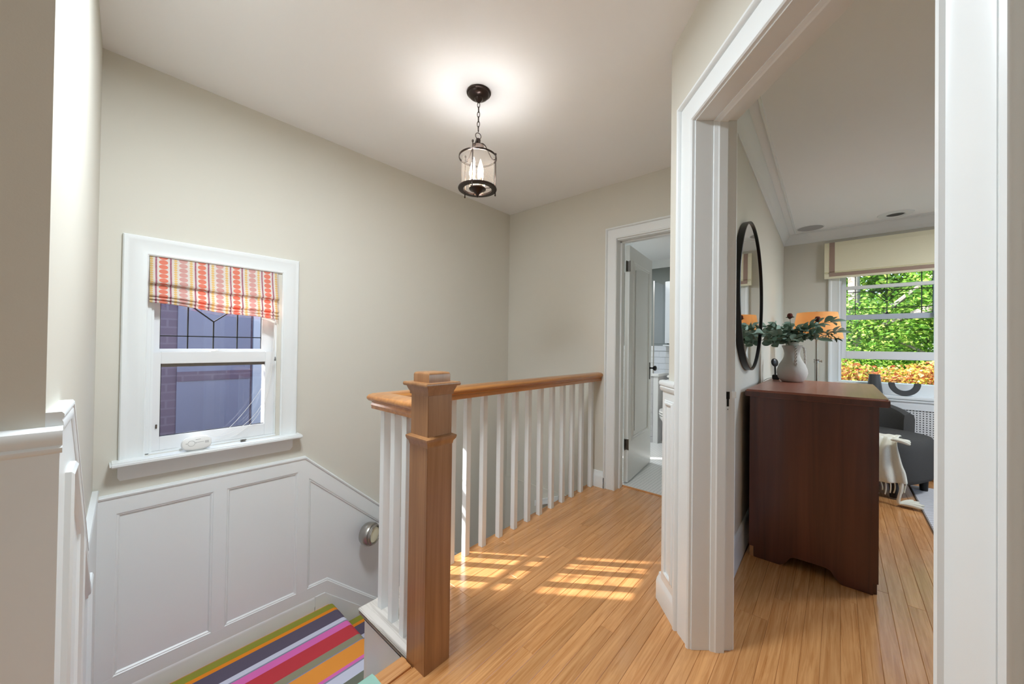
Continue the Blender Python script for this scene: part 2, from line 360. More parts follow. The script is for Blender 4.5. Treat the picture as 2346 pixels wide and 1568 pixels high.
# bathroom shell
BY = 4.9
mb = MB(); mb.box(-2.75, BY, 0, -.56, BY+.1, 2.4); mb.box(-2.85, YB+.13, 0, -2.75, BY+.1, 2.4); struct('wall_bathroom', mb, GREYW)
mb = MB(); mb.box(-2.75, YB+.1, 2.29, -.56, BY+.1, 2.4); struct('ceiling', mb, CEIL)
mb = MB(); mb.box(-2.8, YB+.145, -.1, -.561, BY+.05, .004); struct('floor', mb, MOSAIC)
# stairwell lower enclosure
mb = MB(); mb.box(-2.65, -.2, -2.9, -1.4, 2.9, -2.8); struct('floor', mb, OAKBASE)

# ------------------------------------------------------------------ hall and bedroom floor with boards
fl = struct('floor', loc=(0, 0, 0))
mb = MB(); mb.poly([(-1.17, -2.3), (-1.17, .80), (-1.55, .80), (-1.55, YB+.145), (-.56, YB+.145), (-.5, YR+.1), (2.1, YR+.1), (3.2, -2.3)], -.06, -.012)
build('subfloor', mb, OAKBASE, fl)
bw = .057; meshes = {}
def plank_mesh(L, w):
    k = (round(L, 2), w)
    if k not in meshes:
        e = .0012; z0, z1, zb = -.012, 0, -.0015; x0, x1 = .0002, w-.0002; L2 = k[0]-.0004
        vs = [(x0, 0, z0), (x1, 0, z0), (x1, L2, z0), (x0, L2, z0), (x0, 0, zb), (x1, 0, zb), (x1, L2, zb), (x0, L2, zb), (x0+e, e, z1), (x1-e, e, z1), (x1-e, L2-e, z1), (x0+e, L2-e, z1)]
        fs = [(4, 5, 1, 0), (5, 6, 2, 1), (6, 7, 3, 2), (7, 4, 0, 3), (8, 9, 5, 4), (9, 10, 6, 5), (10, 11, 7, 6), (11, 8, 4, 7), (8, 11, 10, 9)]
        me = bpy.data.meshes.new('floorboard'); me.from_pydata(vs, [], [f[::-1] for f in fs]); me.materials.append(OAK); meshes[k] = me
    return meshes[k]
def plank(x0, y0, L, w=bw):
    o = bpy.data.objects.new('floorboard', plank_mesh(L, w)); o.location = (x0, y0, 0); link(o, fl)
i = 0; xx = -1.47
nb = 0
while xx < .98:
    if xx < -1.175: ya, yb_ = .80, YB+.145
    elif xx < -.56: ya, yb_ = .10, YB+.145
    elif xx < -.40: ya, yb_ = .35, 1.95
    elif xx < .2: ya, yb_ = .6, YR-.0
    else: ya, yb_ = 1.0, YR-.0
    y = ya; first = True
    while y < yb_-.02:
        L = random.choice([.7, .9, 1.1, 1.4, 1.7]) if not first else random.choice([.35, .6, .8, 1.0, 1.3])
        first = False
        L = min(L, yb_-y)
        if yb_-(y+L) < .25: L = yb_-y
        plank(xx, y, L); y += L; nb += 1
    xx += bw; i += 1
# border board along the stairwell (runs under the balusters)
plank(-1.562, 1.20, YB-1.20, .0915)
# remaining hall floor near and behind the camera: plain oak sheets of boards, joined
mb = MB()
def sheet(x0, x1, y0, y1):
    xx = x0
    while xx < x1-.01:
        mb.box(xx+.0006, y0, -.012, min(xx+bw, x1)-.0006, y1, 0); xx += bw
sheet(-1.165, 3.0, -2.3, .0995); sheet(-.567, -.40, .1, .3495); sheet(-.396, .2, .1, .5995); sheet(.20, 2.0, .1, .9995); sheet(.98, 1.98, 1.0, YR)
o = build('floorboard', mb, OAK, fl); o['kind'] = 'stuff'
# front edge of the hall floor, with nosing, at the top of the steps
mb = MB(); mb.sweep([(-1.175, .10, 0), (-1.175, .765, 0)], (0, 0, 1), [(0, 0), (.012, -.003), (.018, -.012), (.012, -.021), (0, -.024), (-.06, -.024), (-.06, 0)], flip=-1)
mb = MB(); mb.box(-1.205, -.03, -.026, -1.1285, .774, 0); build('nosing', mb, OAK, fl, bev=.008)

# ------------------------------------------------------------------ staircase
st = thing('staircase', 'oak stairs going down from the landing between white wainscot walls', 'staircase', (-2.0, 1.0, -.55))
mb = MB(); mb.box(-2.4985, .02, -.59, -1.55, 1.045, -.55); build('landing_board', mb, OAK, st, bev=.01)
steps = [(1.02, -.55)]
zz, yy = -.55, 1.045
for k in range(7):
    mb = MB(); mb.box(-2.475, yy-.03, zz-.18, -1.55, yy-.012, zz-.03); build('riser', mb, WHITE, st)
    zz -= .18
    mb = MB(); mb.box(-2.476, yy-.02, zz-.03, -1.53, yy+.215, zz); build('tread', mb, OAKX, st, bev=.01)
    yy += .21; steps.append((yy, zz))
for k, xr in enumerate((-1.19, -1.375, -1.56)):
    z1_ = -.1833*k; mb = MB(); mb.box(xr, -.03, z1_-.1833, xr+.018, .80, z1_-.026); build('riser', mb, WHITE, st)
    if k: mb = MB(); mb.box(xr-.02, -.03, z1_-.03, xr+.19, .80, z1_); build('tread', mb, OAK, st, bev=.01)
# skirt board along the left wall beside the treads
mb = MB(); pts = [(.951, -.75), (.951, -.463), (1.01, -.463), (2.6, -1.85), (2.6, -2.6), (1.5, -1.7)]
mb.prism([(-2.492, a, b_) for a, b_ in pts], (.016, 0, 0)); build('skirt_board', mb, WHITE, st, bev=.002)
mb = MB(); mb.box(-1.545, .80, -2.8, -1.522, YB-.013, -.012); build('stringer', mb, WHITE2, st)
mb = MB(); mb.box(-1.522, .80, -1.2, -1.17, .86, -.0245); build('stringer', mb, WHITE, st)
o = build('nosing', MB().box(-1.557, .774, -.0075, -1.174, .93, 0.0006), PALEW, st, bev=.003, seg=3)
SHADEWOOD = wood('shaded_bare_wood_edge', srgb(120, 110, 100), srgb(160, 150, 140), .5, 'x', .9, .0, .02)  # grey tone paints in the shade on the bare nosing edge
build('nosing_edge', MB().box(-1.555, .776, -.024, -1.174, .93, -.0077), SHADEWOOD, st, bev=.004, seg=3)
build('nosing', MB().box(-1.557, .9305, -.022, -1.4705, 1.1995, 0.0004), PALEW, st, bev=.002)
# runner on landing and flight
ru = thing('stair_runner', 'colourful striped carpet runner on the lower landing and the steps below it', 'carpet runner', (-2.0, .9, -.55))
prof = [(.0, -.548), (.0, -.541), (1.02, -.541)]
line = [(.0, 0)]
top = [(.02, -.546), (1.035, -.546)]
yy, zz = 1.045, -.55
path = [(0.0, -.5465)]
for k in range(6):
    path += [(yy-.012, zz+.0035), (yy-.002, zz+.001), (yy+.006, zz-.008), (yy+.004, zz-.022), (yy-.004, zz-.034), (yy-.008, zz-.17)]
    zz -= .18; path += [(yy-.002, zz+.0045)]; yy += .21
def ribbon(path, x0, x1, th, nx=1):
    mb = MB(); vs = []; N_ = len(path)
    for i, (a, b_) in enumerate(path):
        p0 = path[max(i-1, 0)]; p1 = path[min(i+1, N_-1)]; t = Vector((p1[0]-p0[0], p1[1]-p0[1])).normalized(); nn = Vector((-t.y, t.x))*th
        for x_ in (x0, x1):
            vs += [(x_, a, b_), (x_, a+nn.x, b_+nn.y)]
    fs = []
    for i in range(N_-1):
        j = i*4; kx = j+4
        fs += [(j+1, j+3, kx+3, kx+1), (j, kx, kx+2, j+2), (j, j+1, kx+1, kx), (j+2, kx+2, kx+3, j+3)]
    fs += [(0, 2, 3, 1), ((N_-1)*4, (N_-1)*4+1, (N_-1)*4+3, (N_-1)*4+2)]
    return mb.add(vs, fs)
build('runner_strip', ribbon(path, -2.455, -1.60, .007), RUN1, ru, smooth=True)
ru2 = thing('stair_runner', 'end of a teal edged striped runner folded over the hall floor edge by the newel', 'carpet runner', (-1.2, .4, 0))
pth = [(-1.14, .0), (-1.185, .001), (-1.203, -.002), (-1.211, -.012), (-1.208, -.024), (-1.20, -.035), (-1.2, -.178), (-1.37, -.180), (-1.39, -.182), (-1.40, -.195), (-1.384, -.21), (-1.384, -.36), (-1.56, -.364), (-1.58, -.37), (-1.575, -.39), (-1.57, -.545)]
mb = MB(); vs = []
for i, (a, b_) in enumerate(pth):
    p0 = pth[max(i-1, 0)]; p1 = pth[min(i+1, len(pth)-1)]; t = Vector((p1[0]-p0[0], p1[1]-p0[1])).normalized(); nn = Vector((t.y, -t.x))*.007
    for y_ in (.03, .655): vs += [(a, y_, b_), (a+nn.x, y_, b_+nn.y)]
N_ = len(pth); fs = []
for i in range(N_-1):
    j = i*4; kx = j+4; fs += [(j+1, j+3, kx+3, kx+1), (j, kx, kx+2, j+2), (j, j+1, kx+1, kx), (j+2, kx+2, kx+3, j+3)]
fs += [(0, 2, 3, 1), ((N_-1)*4, (N_-1)*4+1, (N_-1)*4+3, (N_-1)*4+2)]
build('runner_strip', mb.add(vs, fs), RUN2, ru2, smooth=True)

# ------------------------------------------------------------------ stair railing: newel, handrail, balusters
rl = thing('stair_railing', 'wooden handrail with white square balusters and a brown box newel post around the stairwell', 'railing', (-1.12, .825, 0))
NX0, NX1, NY0, NY1 = -1.175, -1.065, .77, .88
nx, ny = (NX0+NX1)/2, (NY0+NY1)/2
def sq(h, z): return [(nx-h, ny-h, z), (nx+h, ny-h, z), (nx+h, ny+h, z), (nx-h, ny+h, z)]
def sqlathe(prof):
    mb = MB(); vs = []; fs = []
    for h, z in prof: vs += sq(h, z)
    for i in range(len(prof)-1):
        for k in range(4): fs.append((i*4+k, i*4+(k+1) % 4, i*4+4+(k+1) % 4, i*4+4+k))
    fs += [(3, 2, 1, 0), tuple(range(len(vs)-4, len(vs)))]
    return mb.add(vs, fs)
nw = build('newel_post', sqlathe([(.055, -.03), (.055, .80), (.0525, .80), (.0525, .99)]), NEWEL, rl, bev=.0012)
build('collar', sqlathe([(.0555, .786), (.0575, .797), (.064, .806), (.066, .813), (.066, .818), (.060, .821), (.054, .824)]), NEWEL, nw, smooth=True)
build('cap_moulding', sqlathe([(.053, .968), (.056, .969), (.0565, .978), (.062, .990), (.065, .999), (.0725, 1.000), (.0745, 1.004), (.0745, 1.010), (.072, 1.014), (.04, 1.014)]), NEWEL, nw, smooth=True)
build('cap_block', sqlathe([(.047, 1.012), (.047, 1.040), (.0455, 1.0455), (.042, 1.0485), (.036, 1.050)]), NEWEL, nw, smooth=True)
# handrail profile: a across (0 = centre), b up
HP = [(a_*.9, b_) for a_, b_ in [(-.034, .868), (.034, .868), (.034, .879), (.037, .884), (.031, .893), (.034, .899), (.044, .903), (.050, .911), (.050, .919), (.044, .928), (.030, .934), (0, .937), (-.030, .934), (-.044, .928), (-.050, .919), (-.050, .911), (-.044, .903), (-.034, .899), (-.031, .893), (-.037, .884), (-.034, .879)]]
RXc, RYc = -1.490, .832
build('handrail', MB().sweep([(RXc, YB-.001, 0), (RXc, RYc, 0), (NX0+.004, RYc, 0)], (0, 0, 1), HP), RAILW, rl, smooth=True)
bal = MB().box(-.016, -.016, 0, .016, .016, .872); ib = None
first = None
by = [.985, 1.115, 1.243+.012, 1.361, 1.487, 1.627, 1.762, 1.894, 2.024, 2.161, 2.297, 2.427, 2.560, 2.713]
pos = [(-1.523, y) for y in by] + [(-1.487, .852), (-1.383, .840), (-1.281, .830)]
for (x_, y_) in pos:
    if first is None:
        o = build('baluster', bal, WHITE, rl, bev=.0012, local=True); first = o
    else:
        o = first.copy(); COL.objects.link(o); o.parent = rl
    o.location = Vector((x_, y_, 0))-rl.location

# ------------------------------------------------------------------ trims
CASE = [(0, 0), (0, .010), (.004, .015), (.010, .016), (.015, .011), (.024, .010), (.034, .011), (.050, .013), (.074, .016), (.080, .016), (.082, .012), (.086, .012), (.088, .024), (.092, .028), (.100, .028), (.103, .024), (.103, 0)]
def scaled(p, w): k = w/max(q_[0] for q_ in p); return [(a*k, b_) for a, b_ in p]
SMALL = [(0, 0), (0, .011), (.005, .016), (.012, .012), (.02, .011), (.048, .015), (.056, .02), (.062, .024), (.072, .024), (.076, .018), (.076, 0)]
# main doorway, hall side
tr = struct('trim_1', loc=C(TW/2, 0, 0))
W2 = scaled(CASE, .104)
mb = MB().sweep([C(.005, 0, 0), C(.005, 0, 2.031), C(TW-.005, 0, 2.031), C(TW-.005, 0, 0)], -NB, W2, flip=-1)
build('casing', mb, WHITE, tr, smooth=True)
mb = MB()   # jamb boards
q = [C(0, 0), C(0, .15), C(.014, .15), C(.014, 0)]
mb.poly([(p.x, p.y) for p in q], 0, 2.035)
q = [C(TW, 0), C(TW, .15), C(TW-.014, .15), C(TW-.014, 0)]; mb.poly([(p.x, p.y) for p in q], 0, 2.035)
q = [C(0, 0), C(0, .15), C(TW, .15), C(TW, 0)]; mb.poly([(p.x, p.y) for p in q], 2.026, 2.040)
build('jamb', mb, WHITE, tr, bev=.001)
STOP = [(0, 0), (0, .0), (-.0125, .0), (-.0125, -.010), (-.009, -.018), (-.004, -.020), (0, -.020)]
def stop_path(n_, z=2.026, ins=0): return [C(-ins, n_, 0), C(-ins, n_, z), C(TW+ins, n_, z), C(TW+ins, n_, 0)]
mb = MB().sweep(stop_path(.118), -NB, [(0, 0), (-.011, 0), (-.011, .031), (-.008, .036), (-.004, .049), (0, .049)], flip=-1)
build('door_stop', mb, WHITE, tr)
mb = MB().sweep([C(.005, .15, 0), C(.005, .15, 2.031), C(TW-.005, .15, 2.031), C(TW-.005, .15, 0)], NB, SMALL, flip=1)
build('casing', mb, WHITE, tr, smooth=True)
# latch strike in the left jamb
sp_ = build('strike_plate', MB().prism([C(-.0005, .121, .905), C(-.0005, .145, .905), C(-.0005, .145, .990), C(-.0005, .121, .990)], -T*.0015), WHITE, tr)
build('keyhole', MB().prism([C(-.0025, .126, .928), C(-.0025, .134, .928), C(-.0025, .134, .955), C(-.0025, .1365, .957), C(-.0025, .1365, .984), C(-.0025, .124, .984), C(-.0025, .124, .957), C(-.0025, .126, .955)], -T*.0006), BLACK, sp_)
build('strike_lip', MB().prism([C(-.0005, .145, .958), C(-.0005, .162, .960), C(-.0005, .162, .984), C(-.0005, .145, .986)], -T*.003), WHITE, sp_, bev=.001)
build('screw_hole', MB().lathe(C(-.0022, .130, .917), [(.0018, 0), (.0018, .0006)], 10, -T), BLACK, sp_)
# hall wainscot + baseboard on the doorway wall's left stub
tr = struct('trim_2', loc=C(.2, 0, 0))
build('panel_board', MB().prism([C(.112, 0, .09), C(.112, -.012, .09), C(.262, -.012, .09), C(.262, 0, .09)], (0, 0, .89)), WHITE, tr)
mb = MB().sweep([C(.112, 0, 0), C(.268, 0, 0)], (0, 0, 1), [(0, .955), (.018, .955), (.022, .962), (.024, .972), (.020, .978), (.026, .982), (.028, .992), (.024, 1.000), (.012, 1.003), (0, 1.003)], flip=-1)
build('chair_rail', mb, WHITE, tr, smooth=True)
PM = [(-.009, 0), (-.008, .007), (-.003, .010), (.002, .009), (.006, .004), (.010, .005), (.012, 0)]
mb = MB().sweep([C(.150, -.012, .155), C(.150, -.012, .905), C(.222, -.012, .905), C(.222, -.012, .155)], -NB, [(a, b_) for a, b_ in PM], closed=True)
build('panel_moulding', mb, WHITE, tr, smooth=True)
BASEP = [(0, 0), (.020, 0), (.020, .085), (.016, .100), (.010, .112), (.008, .125), (0, .128)]
mb = MB().sweep([C(.112, 0, 0), C(.292, 0, 0)], (0, 0, 1), [(a*1.15, b_*.95) for a, b_ in BASEP], flip=-1)
build('baseboard', mb, WHITE, tr, smooth=True)
# corner return of that trim down the corridor wall
mb = MB().box(-.578, 1.70, .0, -.561, YB, .125); build('baseboard', mb, WHITE, tr, bev=.003)
mb = MB().box(-.573, 1.70, .125, -.561, YB, .955); build('panel_board', mb, WHITE, tr)
mb = MB().box(-.590, 1.70, .955, -.561, YB, 1.003); build('chair_rail', mb, WHITE, tr, bev=.008)
# window wall wainscot
tr = struct('trim_3', loc=(XL, .5, -.55))
xb, xf = -2.499, -2.48
def yz(pts, x_, d): return MB().prism([(x_, a, b_) for a, b_ in pts], (d, 0, 0))
build('backing_panel', yz([(.0, -.549), (.0, .42), (.877, .42), (2.6, -1.13), (2.6, -1.9), (1.01, -.50)], -2.4995, .008), WHITE, tr)
top_ = lambda y: .425 if y < .877 else .425-.9*(y-.877)
rail_t = [(0, .357), (0, .425), (.877, .425), (2.6, .425-.9*1.723), (2.6, .312-.9*1.703), (.897, .312), (.897, .357)]
build('top_rail', yz([(0, .354), (0, .425), (.877, .425), (2.6, -1.126), (2.6, -1.222), (.897, .310), (.87, .354)], xb, .019), WHITE, tr, bev=.0015)
build('bottom_rail', yz([(0, -.549), (0, -.397), (1.022, -.397), (2.6, -1.778), (2.6, -1.86), (1.01, -.47), (.951, -.53)], xb, .019), WHITE, tr, bev=.0015)
for a, b_ in ((.0, .075), (.434, .484), (.845, .899)):
    zt_ = .354 if a < .8 else .330
    build('stile', MB().box(xb, a, -.41, xb+.0187, b_, .40), WHITE, tr)
for y_ in (1.90,):
    build('stile', yz([(y_, -1.16), (y_, -.592), (y_+.06, -.645), (y_+.06, -1.21)], xb, .0188), WHITE, tr)
OG = [(.0, .010), (-.004, .010), (-.008, .006), (-.012, .006), (-.016, .001), (-.018, -.001), (0, -.001)]
xp = -2.490
for pts in ([(.073, -.397), (.073, .355), (.435, .355), (.435, -.397)], [(.484, -.397), (.484, .355), (.845, .355), (.845, -.397)],
            [(.899, -.397), (.899, .309), (1.90, -.592), (1.90, -1.165), (1.022, -.397)]):
    build('panel_moulding', MB().sweep([(xp, a, b_) for a, b_ in pts], (1, 0, 0), OG, closed=True, flip=-1), WHITE, tr, smooth=True)
CAPP = [(0, 0), (.004, .024), (.012, .027), (.018, .024), (.020, 0)]
build('cap_rail', MB().sweep([(-2.5, 0, .421), (-2.5, .877, .421), (-2.5, 2.6, -1.13)], (1, 0, 0), CAPP, flip=-1), WHITE, tr, smooth=True)
build('baseboard', MB().sweep([(-2.492, 0, -.55), (-2.492, .947, -.55)], (0, 0, 1), [(0, 0), (.0165, 0), (.0165, .060), (.0155, .070), (.0155, .076), (.0135, .084), (.011, .088), (0, .088)], flip=1), WHITE, tr, smooth=True)
# landing wall wainscot
tr = struct('trim_4', loc=Lw(.6, 0, 0))
W4 = lambda pts, n0_, n1_: MB().prism([Lw(a, n0_, b_) for a, b_ in pts], DN*(n1_-n0_))
build('wainscot_board', W4([(-.0, -.1), (-.0, .99), (.18, .99), (.80, .44), (1.487, .44), (1.487, -.55), (.45, -.55)], 0, .017), WHITE, tr)
CR = [(0, -.034), (.018, -.034), (.021, -.030), (.021, -.025), (.0175, -.021), (.020, -.016), (.021, -.006), (.018, .004), (.010, .009), (0, .010)]
mb = MB().sweep([Lw(0, 0, .99), Lw(.18, 0, .99), Lw(.80, 0, .44), Lw(1.47, 0, .44)], DN, [(b_, a) for a, b_ in CR], flip=1)
build('chair_rail', mb, WHITE, tr, smooth=True)
for pts in ([(.10, .20), (.10, .885), (.18, .885), (.42, .670), (.42, -.05)], [(.47, -.07), (.47, .62), (.80, .33), (.92, .33), (.92, -.40), (.80, -.40)]):
    build('panel_moulding', MB().sweep([Lw(a, .016, b_) for a, b_ in pts], DN, [(a*1.3, b_*1.3) for a, b_ in PM], closed=True), WHITE, tr, smooth=True)
# near wall wainscot
tr = struct('trim_5', loc=(-1.013, -.6, 0))
build('wainscot_board', MB().box(-1.013, -2.3, 0, -.996, -.037, .99), WHITE, tr)
build('chair_rail', MB().sweep([(-1.013, -2.3, .99), (-1.013, -.034, .99)], (0, 0, 1), CR, flip=1), WHITE, tr, smooth=True)
build('baseboard', MB().sweep([(-.997, -2.3, 0), (-.997, -.035, 0)], (0, 0, 1), BASEP, flip=1), WHITE, tr, smooth=True)
# stub of baseboard by the bathroom door, left of its casing
tr = struct('baseboard_back'); 
build('base_block', MB().sweep([(-1.53, YB, 0), (-1.41, YB, 0)], (0, 0, 1), [(a*1.4, b_) for a, b_ in BASEP], flip=1), WHITE, tr, smooth=True)
tr.location = (0, 0, 0)
nf = thing('handrail_rosette', 'round brushed nickel fitting on the sloping stairwell wainscot behind the balusters', 'wall fitting', (-2.48, 1.30, -.155))
nax = Vector((.78, .40, 0)).normalized(); nc_ = Vector((-2.395, 1.270, -.155))
build('nickel_cup', MB().lathe(nc_, [(.0, -.060), (.040, -.058), (.062, -.046), (.073, -.026), (.076, -.004), (.075, .014), (.070, .022), (.064, .024), (.064, .036), (.058, .042), (.053, .040), (.051, .030), (.0, .028)], 48, nax), NICKEL, nf, smooth=True)
build('ivory_disc', MB().lathe(nc_, [(0, .029), (.050, .029), (.049, .034), (0, .036)], 36, nax), CREAMF, nf, smooth=True)
build('wall_bracket', MB().tube([nc_-nax*.03, (-2.47, 1.262, -.155), (-2.481, 1.262, -.155)], .012, 12), NICKEL, nf, smooth=True)
# white stepped trim low on the stairwell back wall
tr = struct('trim_6', loc=(-2.0, YB, -.3))
build('ledge', MB().prism([(-2.10, YB-.05, -.335), (-2.10, YB-.05, -.285), (-1.84, YB-.05, -.175), (-1.84, YB-.05, -.225)], (0, .04, 0)), WHITE, tr)
build('post', MB().box(-2.085, YB-.045, -.7, -2.05, YB-.012, -.31), WHITE, tr)
build('post', MB().box(-1.93, YB-.045, -.7, -1.90, YB-.012, -.25), WHITE, tr)

# ------------------------------------------------------------------ window 1 (left wall)
w1 = struct('window_1', loc=(XL, .44, .6))
mb = MB().sweep([(XL, wy0+.002, wz0-.004), (XL, wy0+.002, wz1-.004), (XL, wy1-.002+.022, wz1-.004), (XL, wy1-.002+.022, wz0-.004)], (1, 0, 0), scaled([(a, b_*.85) for a, b_ in SMALL], .076+.012), flip=-1)
build('casing', mb, WHITE, w1, smooth=True)
build('stool', MB().box(XL-.06, .052, .571, XL+.078, .845, .594), WHITE, w1, bev=.007, seg=3)
build('apron', MB().prism([(XL, .078, .572), (XL, .078, .515), (XL, .086, .499), (XL, .792, .499), (XL, .806, .515), (XL, .806, .572)], (.02, 0, 0)), WHITE, w1, bev=.001)
mb = MB(); mb.box(XL-.15, wy0, wz0, XL-.001, wy0+.016, wz1); mb.box(XL-.15, wy1-.014+.016, wz0, XL-.001, wy1+.016, wz1); mb.box(XL-.15, wy0, wz1-.012, XL-.001, wy1, wz1); mb.box(XL-.15, wy0, wz0-.006, XL-.001, wy1+.01, wz0+.006)
mb.box(XL-.028, wy0+.016, wz0, XL-.012, wy0+.026, wz1); mb.box(XL-.028, wy1-.006, wz0, XL-.012, wy1+.004, wz1)
build('jamb_liner', mb, WHITE, w1, bev=.0012)
# upper sash
ux0, ux1 = -2.588, -2.560
mb = MB(); gy0, gy1, gz0, gz1 = .216, .655, 1.109, 1.50
mb.box(ux0, wy0+.016, 1.066, ux1, gy0, wz1); mb.box(ux0, gy1, 1.066, ux1, wy1, wz1); mb.box(ux0, gy0, 1.066, ux1, gy1, gz0); mb.box(ux0, gy0, gz1, ux1, gy1, wz1)
us = build('upper_sash', mb, VINYL, w1, bev=.0015)
# leaded panes: four columns, a rail and a V
ys = [gy0, .324, .431, .538, gy1]; zr = 1.175; V0 = (.431, 1.257)
def paneyz(pts): return MB().prism([(-2.576, a, b_) for a, b_ in pts], (.004, 0, 0))
for i in range(4): build('leaded_pane', paneyz([(ys[i]+.002, gz0), (ys[i+1]-.002, gz0), (ys[i+1]-.002, zr-.002), (ys[i]+.002, zr-.002)]), GLASS, us)
for a, b_ in ((0, 1), (3, 4)): build('leaded_pane', paneyz([(ys[a]+.002, zr+.002), (ys[b_]-.002, zr+.002), (ys[b_]-.002, gz1), (ys[a]+.002, gz1)]), GLASS, us)
build('leaded_pane', paneyz([(.326, zr+.002), (.429, zr+.002), (.429, 1.255), (.326, 1.342)]), GLASS, us)
build('leaded_pane', paneyz([(.433, zr+.002), (.536, zr+.002), (.536, 1.342), (.433, 1.255)]), GLASS, us)
build('leaded_pane', paneyz([(.431, 1.261), (.536, 1.346), (.536, gz1), (.326, gz1), (.326, 1.346)]), GLASS, us)
def came(p, q, wd=.0055, x_=-2.5785, th=.009):
    d = Vector((0, q[0]-p[0], q[1]-p[1])).normalized(); s_ = Vector((1, 0, 0)).cross(d)*wd/2
    a = Vector((x_, p[0], p[1])); b_ = Vector((x_, q[0], q[1])); return MB().prism([a-s_, a+s_, b_+s_, b_-s_], (th, 0, 0))
for p, q in [((ys[1], gz0), (ys[1], gz1)), ((ys[2], gz0), (ys[2], 1.257)), ((ys[3], gz0), (ys[3], gz1)), ((gy0, zr), (gy1, zr)), ((.431, 1.257), (.324, 1.346)), ((.431, 1.257), (.538, 1.346)), ((gy0, gz0+.002), (gy0, gz1)), ((gy1, gz0), (gy1, gz1))]:
    build('lead_came', came(p, q), LEAD, us)
# lower sash
mb = MB(); lx0, lx1 = -2.556, -2.526
mb.box(lx0, wy0+.016, .603, lx1, .219, 1.094); mb.box(lx0, .666, .603, lx1, wy1, 1.094); mb.box(lx0, .219, .603, lx1, .666, .672); mb.box(lx0, .219, 1.034, lx1, .666, 1.094)
lsash = build('lower_sash', mb, VINYL, w1, bev=.002)
build('pane', MB().box(-2.543, .219, .672, -2.539, .666, 1.034), GLASS, lsash)
build('weather_strip', MB().box(-2.549, .219, 1.018, -2.535, .666, 1.0335), STEEL, lsash)
build('gasket', MB().box(-2.546, .219, .672, -2.534, .222, 1.034).box(-2.546, .219, .672, -2.534, .666, .6745), LEAD, lsash)
lk = build('sash_lock', MB().lathe((-2.542, .438, 1.094), [(.012, 0), (.012, .006), (.007, .010), (.005, .010), (0, .010)], 16), PLAST, lsash, smooth=True)
build('lock_base', MB().box(-2.555, .412, 1.0935, -2.530, .464, 1.0975), PLAST, lk, bev=.0015)
build('latch', MB().box(-2.5265, .204, .715, -2.519, .210, .735), STEEL, lsash, bev=.001)
# outer storm frame
mb = MB(); sx0, sx1 = -2.648, -2.632
mb.box(sx0, wy0, .600, sx1, .205, wz1); mb.box(sx0, .680, .600, sx1, wy1, wz1); mb.box(sx0, .205, .6, sx1, .680, .640); mb.box(sx0, .205, 1.020, sx1, .680, 1.050); mb.box(sx0, .205, 1.53, sx1, .680, wz1)
build('storm_frame', mb, VINYL, w1, bev=.001)
# cleat
build('cord_cleat', MB().box(-2.487, .544, .594, -2.475, .566, .599).box(-2.487, .544, .602, -2.475, .570, .605).box(-2.484, .549, .594, -2.478, .556, .606), STEEL, w1)

# printed roman blind
bl = thing('roman_blind', 'folded roman blind with orange, pink and yellow dot columns in the stairwell window', 'blind', (-2.48, .44, 1.56))
prof = [(-2.496, 1.560), (-2.492, 1.52), (-2.482, 1.475), (-2.470, 1.437), (-2.464, 1.422), (-2.470, 1.414), (-2.484, 1.414), (-2.478, 1.39), (-2.466, 1.362), (-2.462, 1.352), (-2.468, 1.347), (-2.480, 1.348), (-2.472, 1.340), (-2.464, 1.335), (-2.470, 1.330), (-2.482, 1.331), (-2.474, 1.324), (-2.466, 1.318), (-2.472, 1.313), (-2.486, 1.315)]
mb = MB(); nyb = 24; arc = [0]
for i in range(1, len(prof)): arc.append(arc[-1]+math.hypot(prof[i][0]-prof[i-1][0], prof[i][1]-prof[i-1][1]))
uvs = []; vs = []
for j in range(nyb+1):
    f = j/nyb; y_ = .170+f*(.716-.170)
    for i, (a, b_) in enumerate(prof):
        drop = (1.560-b_)/.245
        z_ = b_+(.020-.052*f)*drop + .004*math.sin(f*9)*drop
        x_ = a + .004*math.sin(f*7+i*.5)*drop
        vs.append((x_, y_, z_)); uvs.append((y_-.1884+.147, 2-arc[i]))
P_ = len(prof); fs = [(j*P_+i, j*P_+i+1, (j+1)*P_+i+1, (j+1)*P_+i) for j in range(nyb) for i in range(P_-1)]
mb.add(vs, fs); o = build('blind_fabric', mb, PRINT, bl, recalc=False, smooth='all')
ul = o.data.uv_layers.new(name='UVMap')
for lp in o.data.loops: ul.data[lp.index].uv = uvs[lp.vertex_index]
o.modifiers.new('thick', 'SOLIDIFY').thickness = .0012
build('head_rail', MB().box(-2.535, .168, 1.535, -2.499, .716, 1.5645), WHITE, bl, bev=.001)
fold = MB().box(-2.487, .640, 1.258, -2.470, .700, 1.268); 
build('loose_flap', MB().grid(8, 3, lambda a, c_: (-2.478+.01*c_, .63+.075*a, 1.295-.016*c_-.022*a+.003*math.sin(a*5))), PRINT, bl, smooth='all', solid=.002)
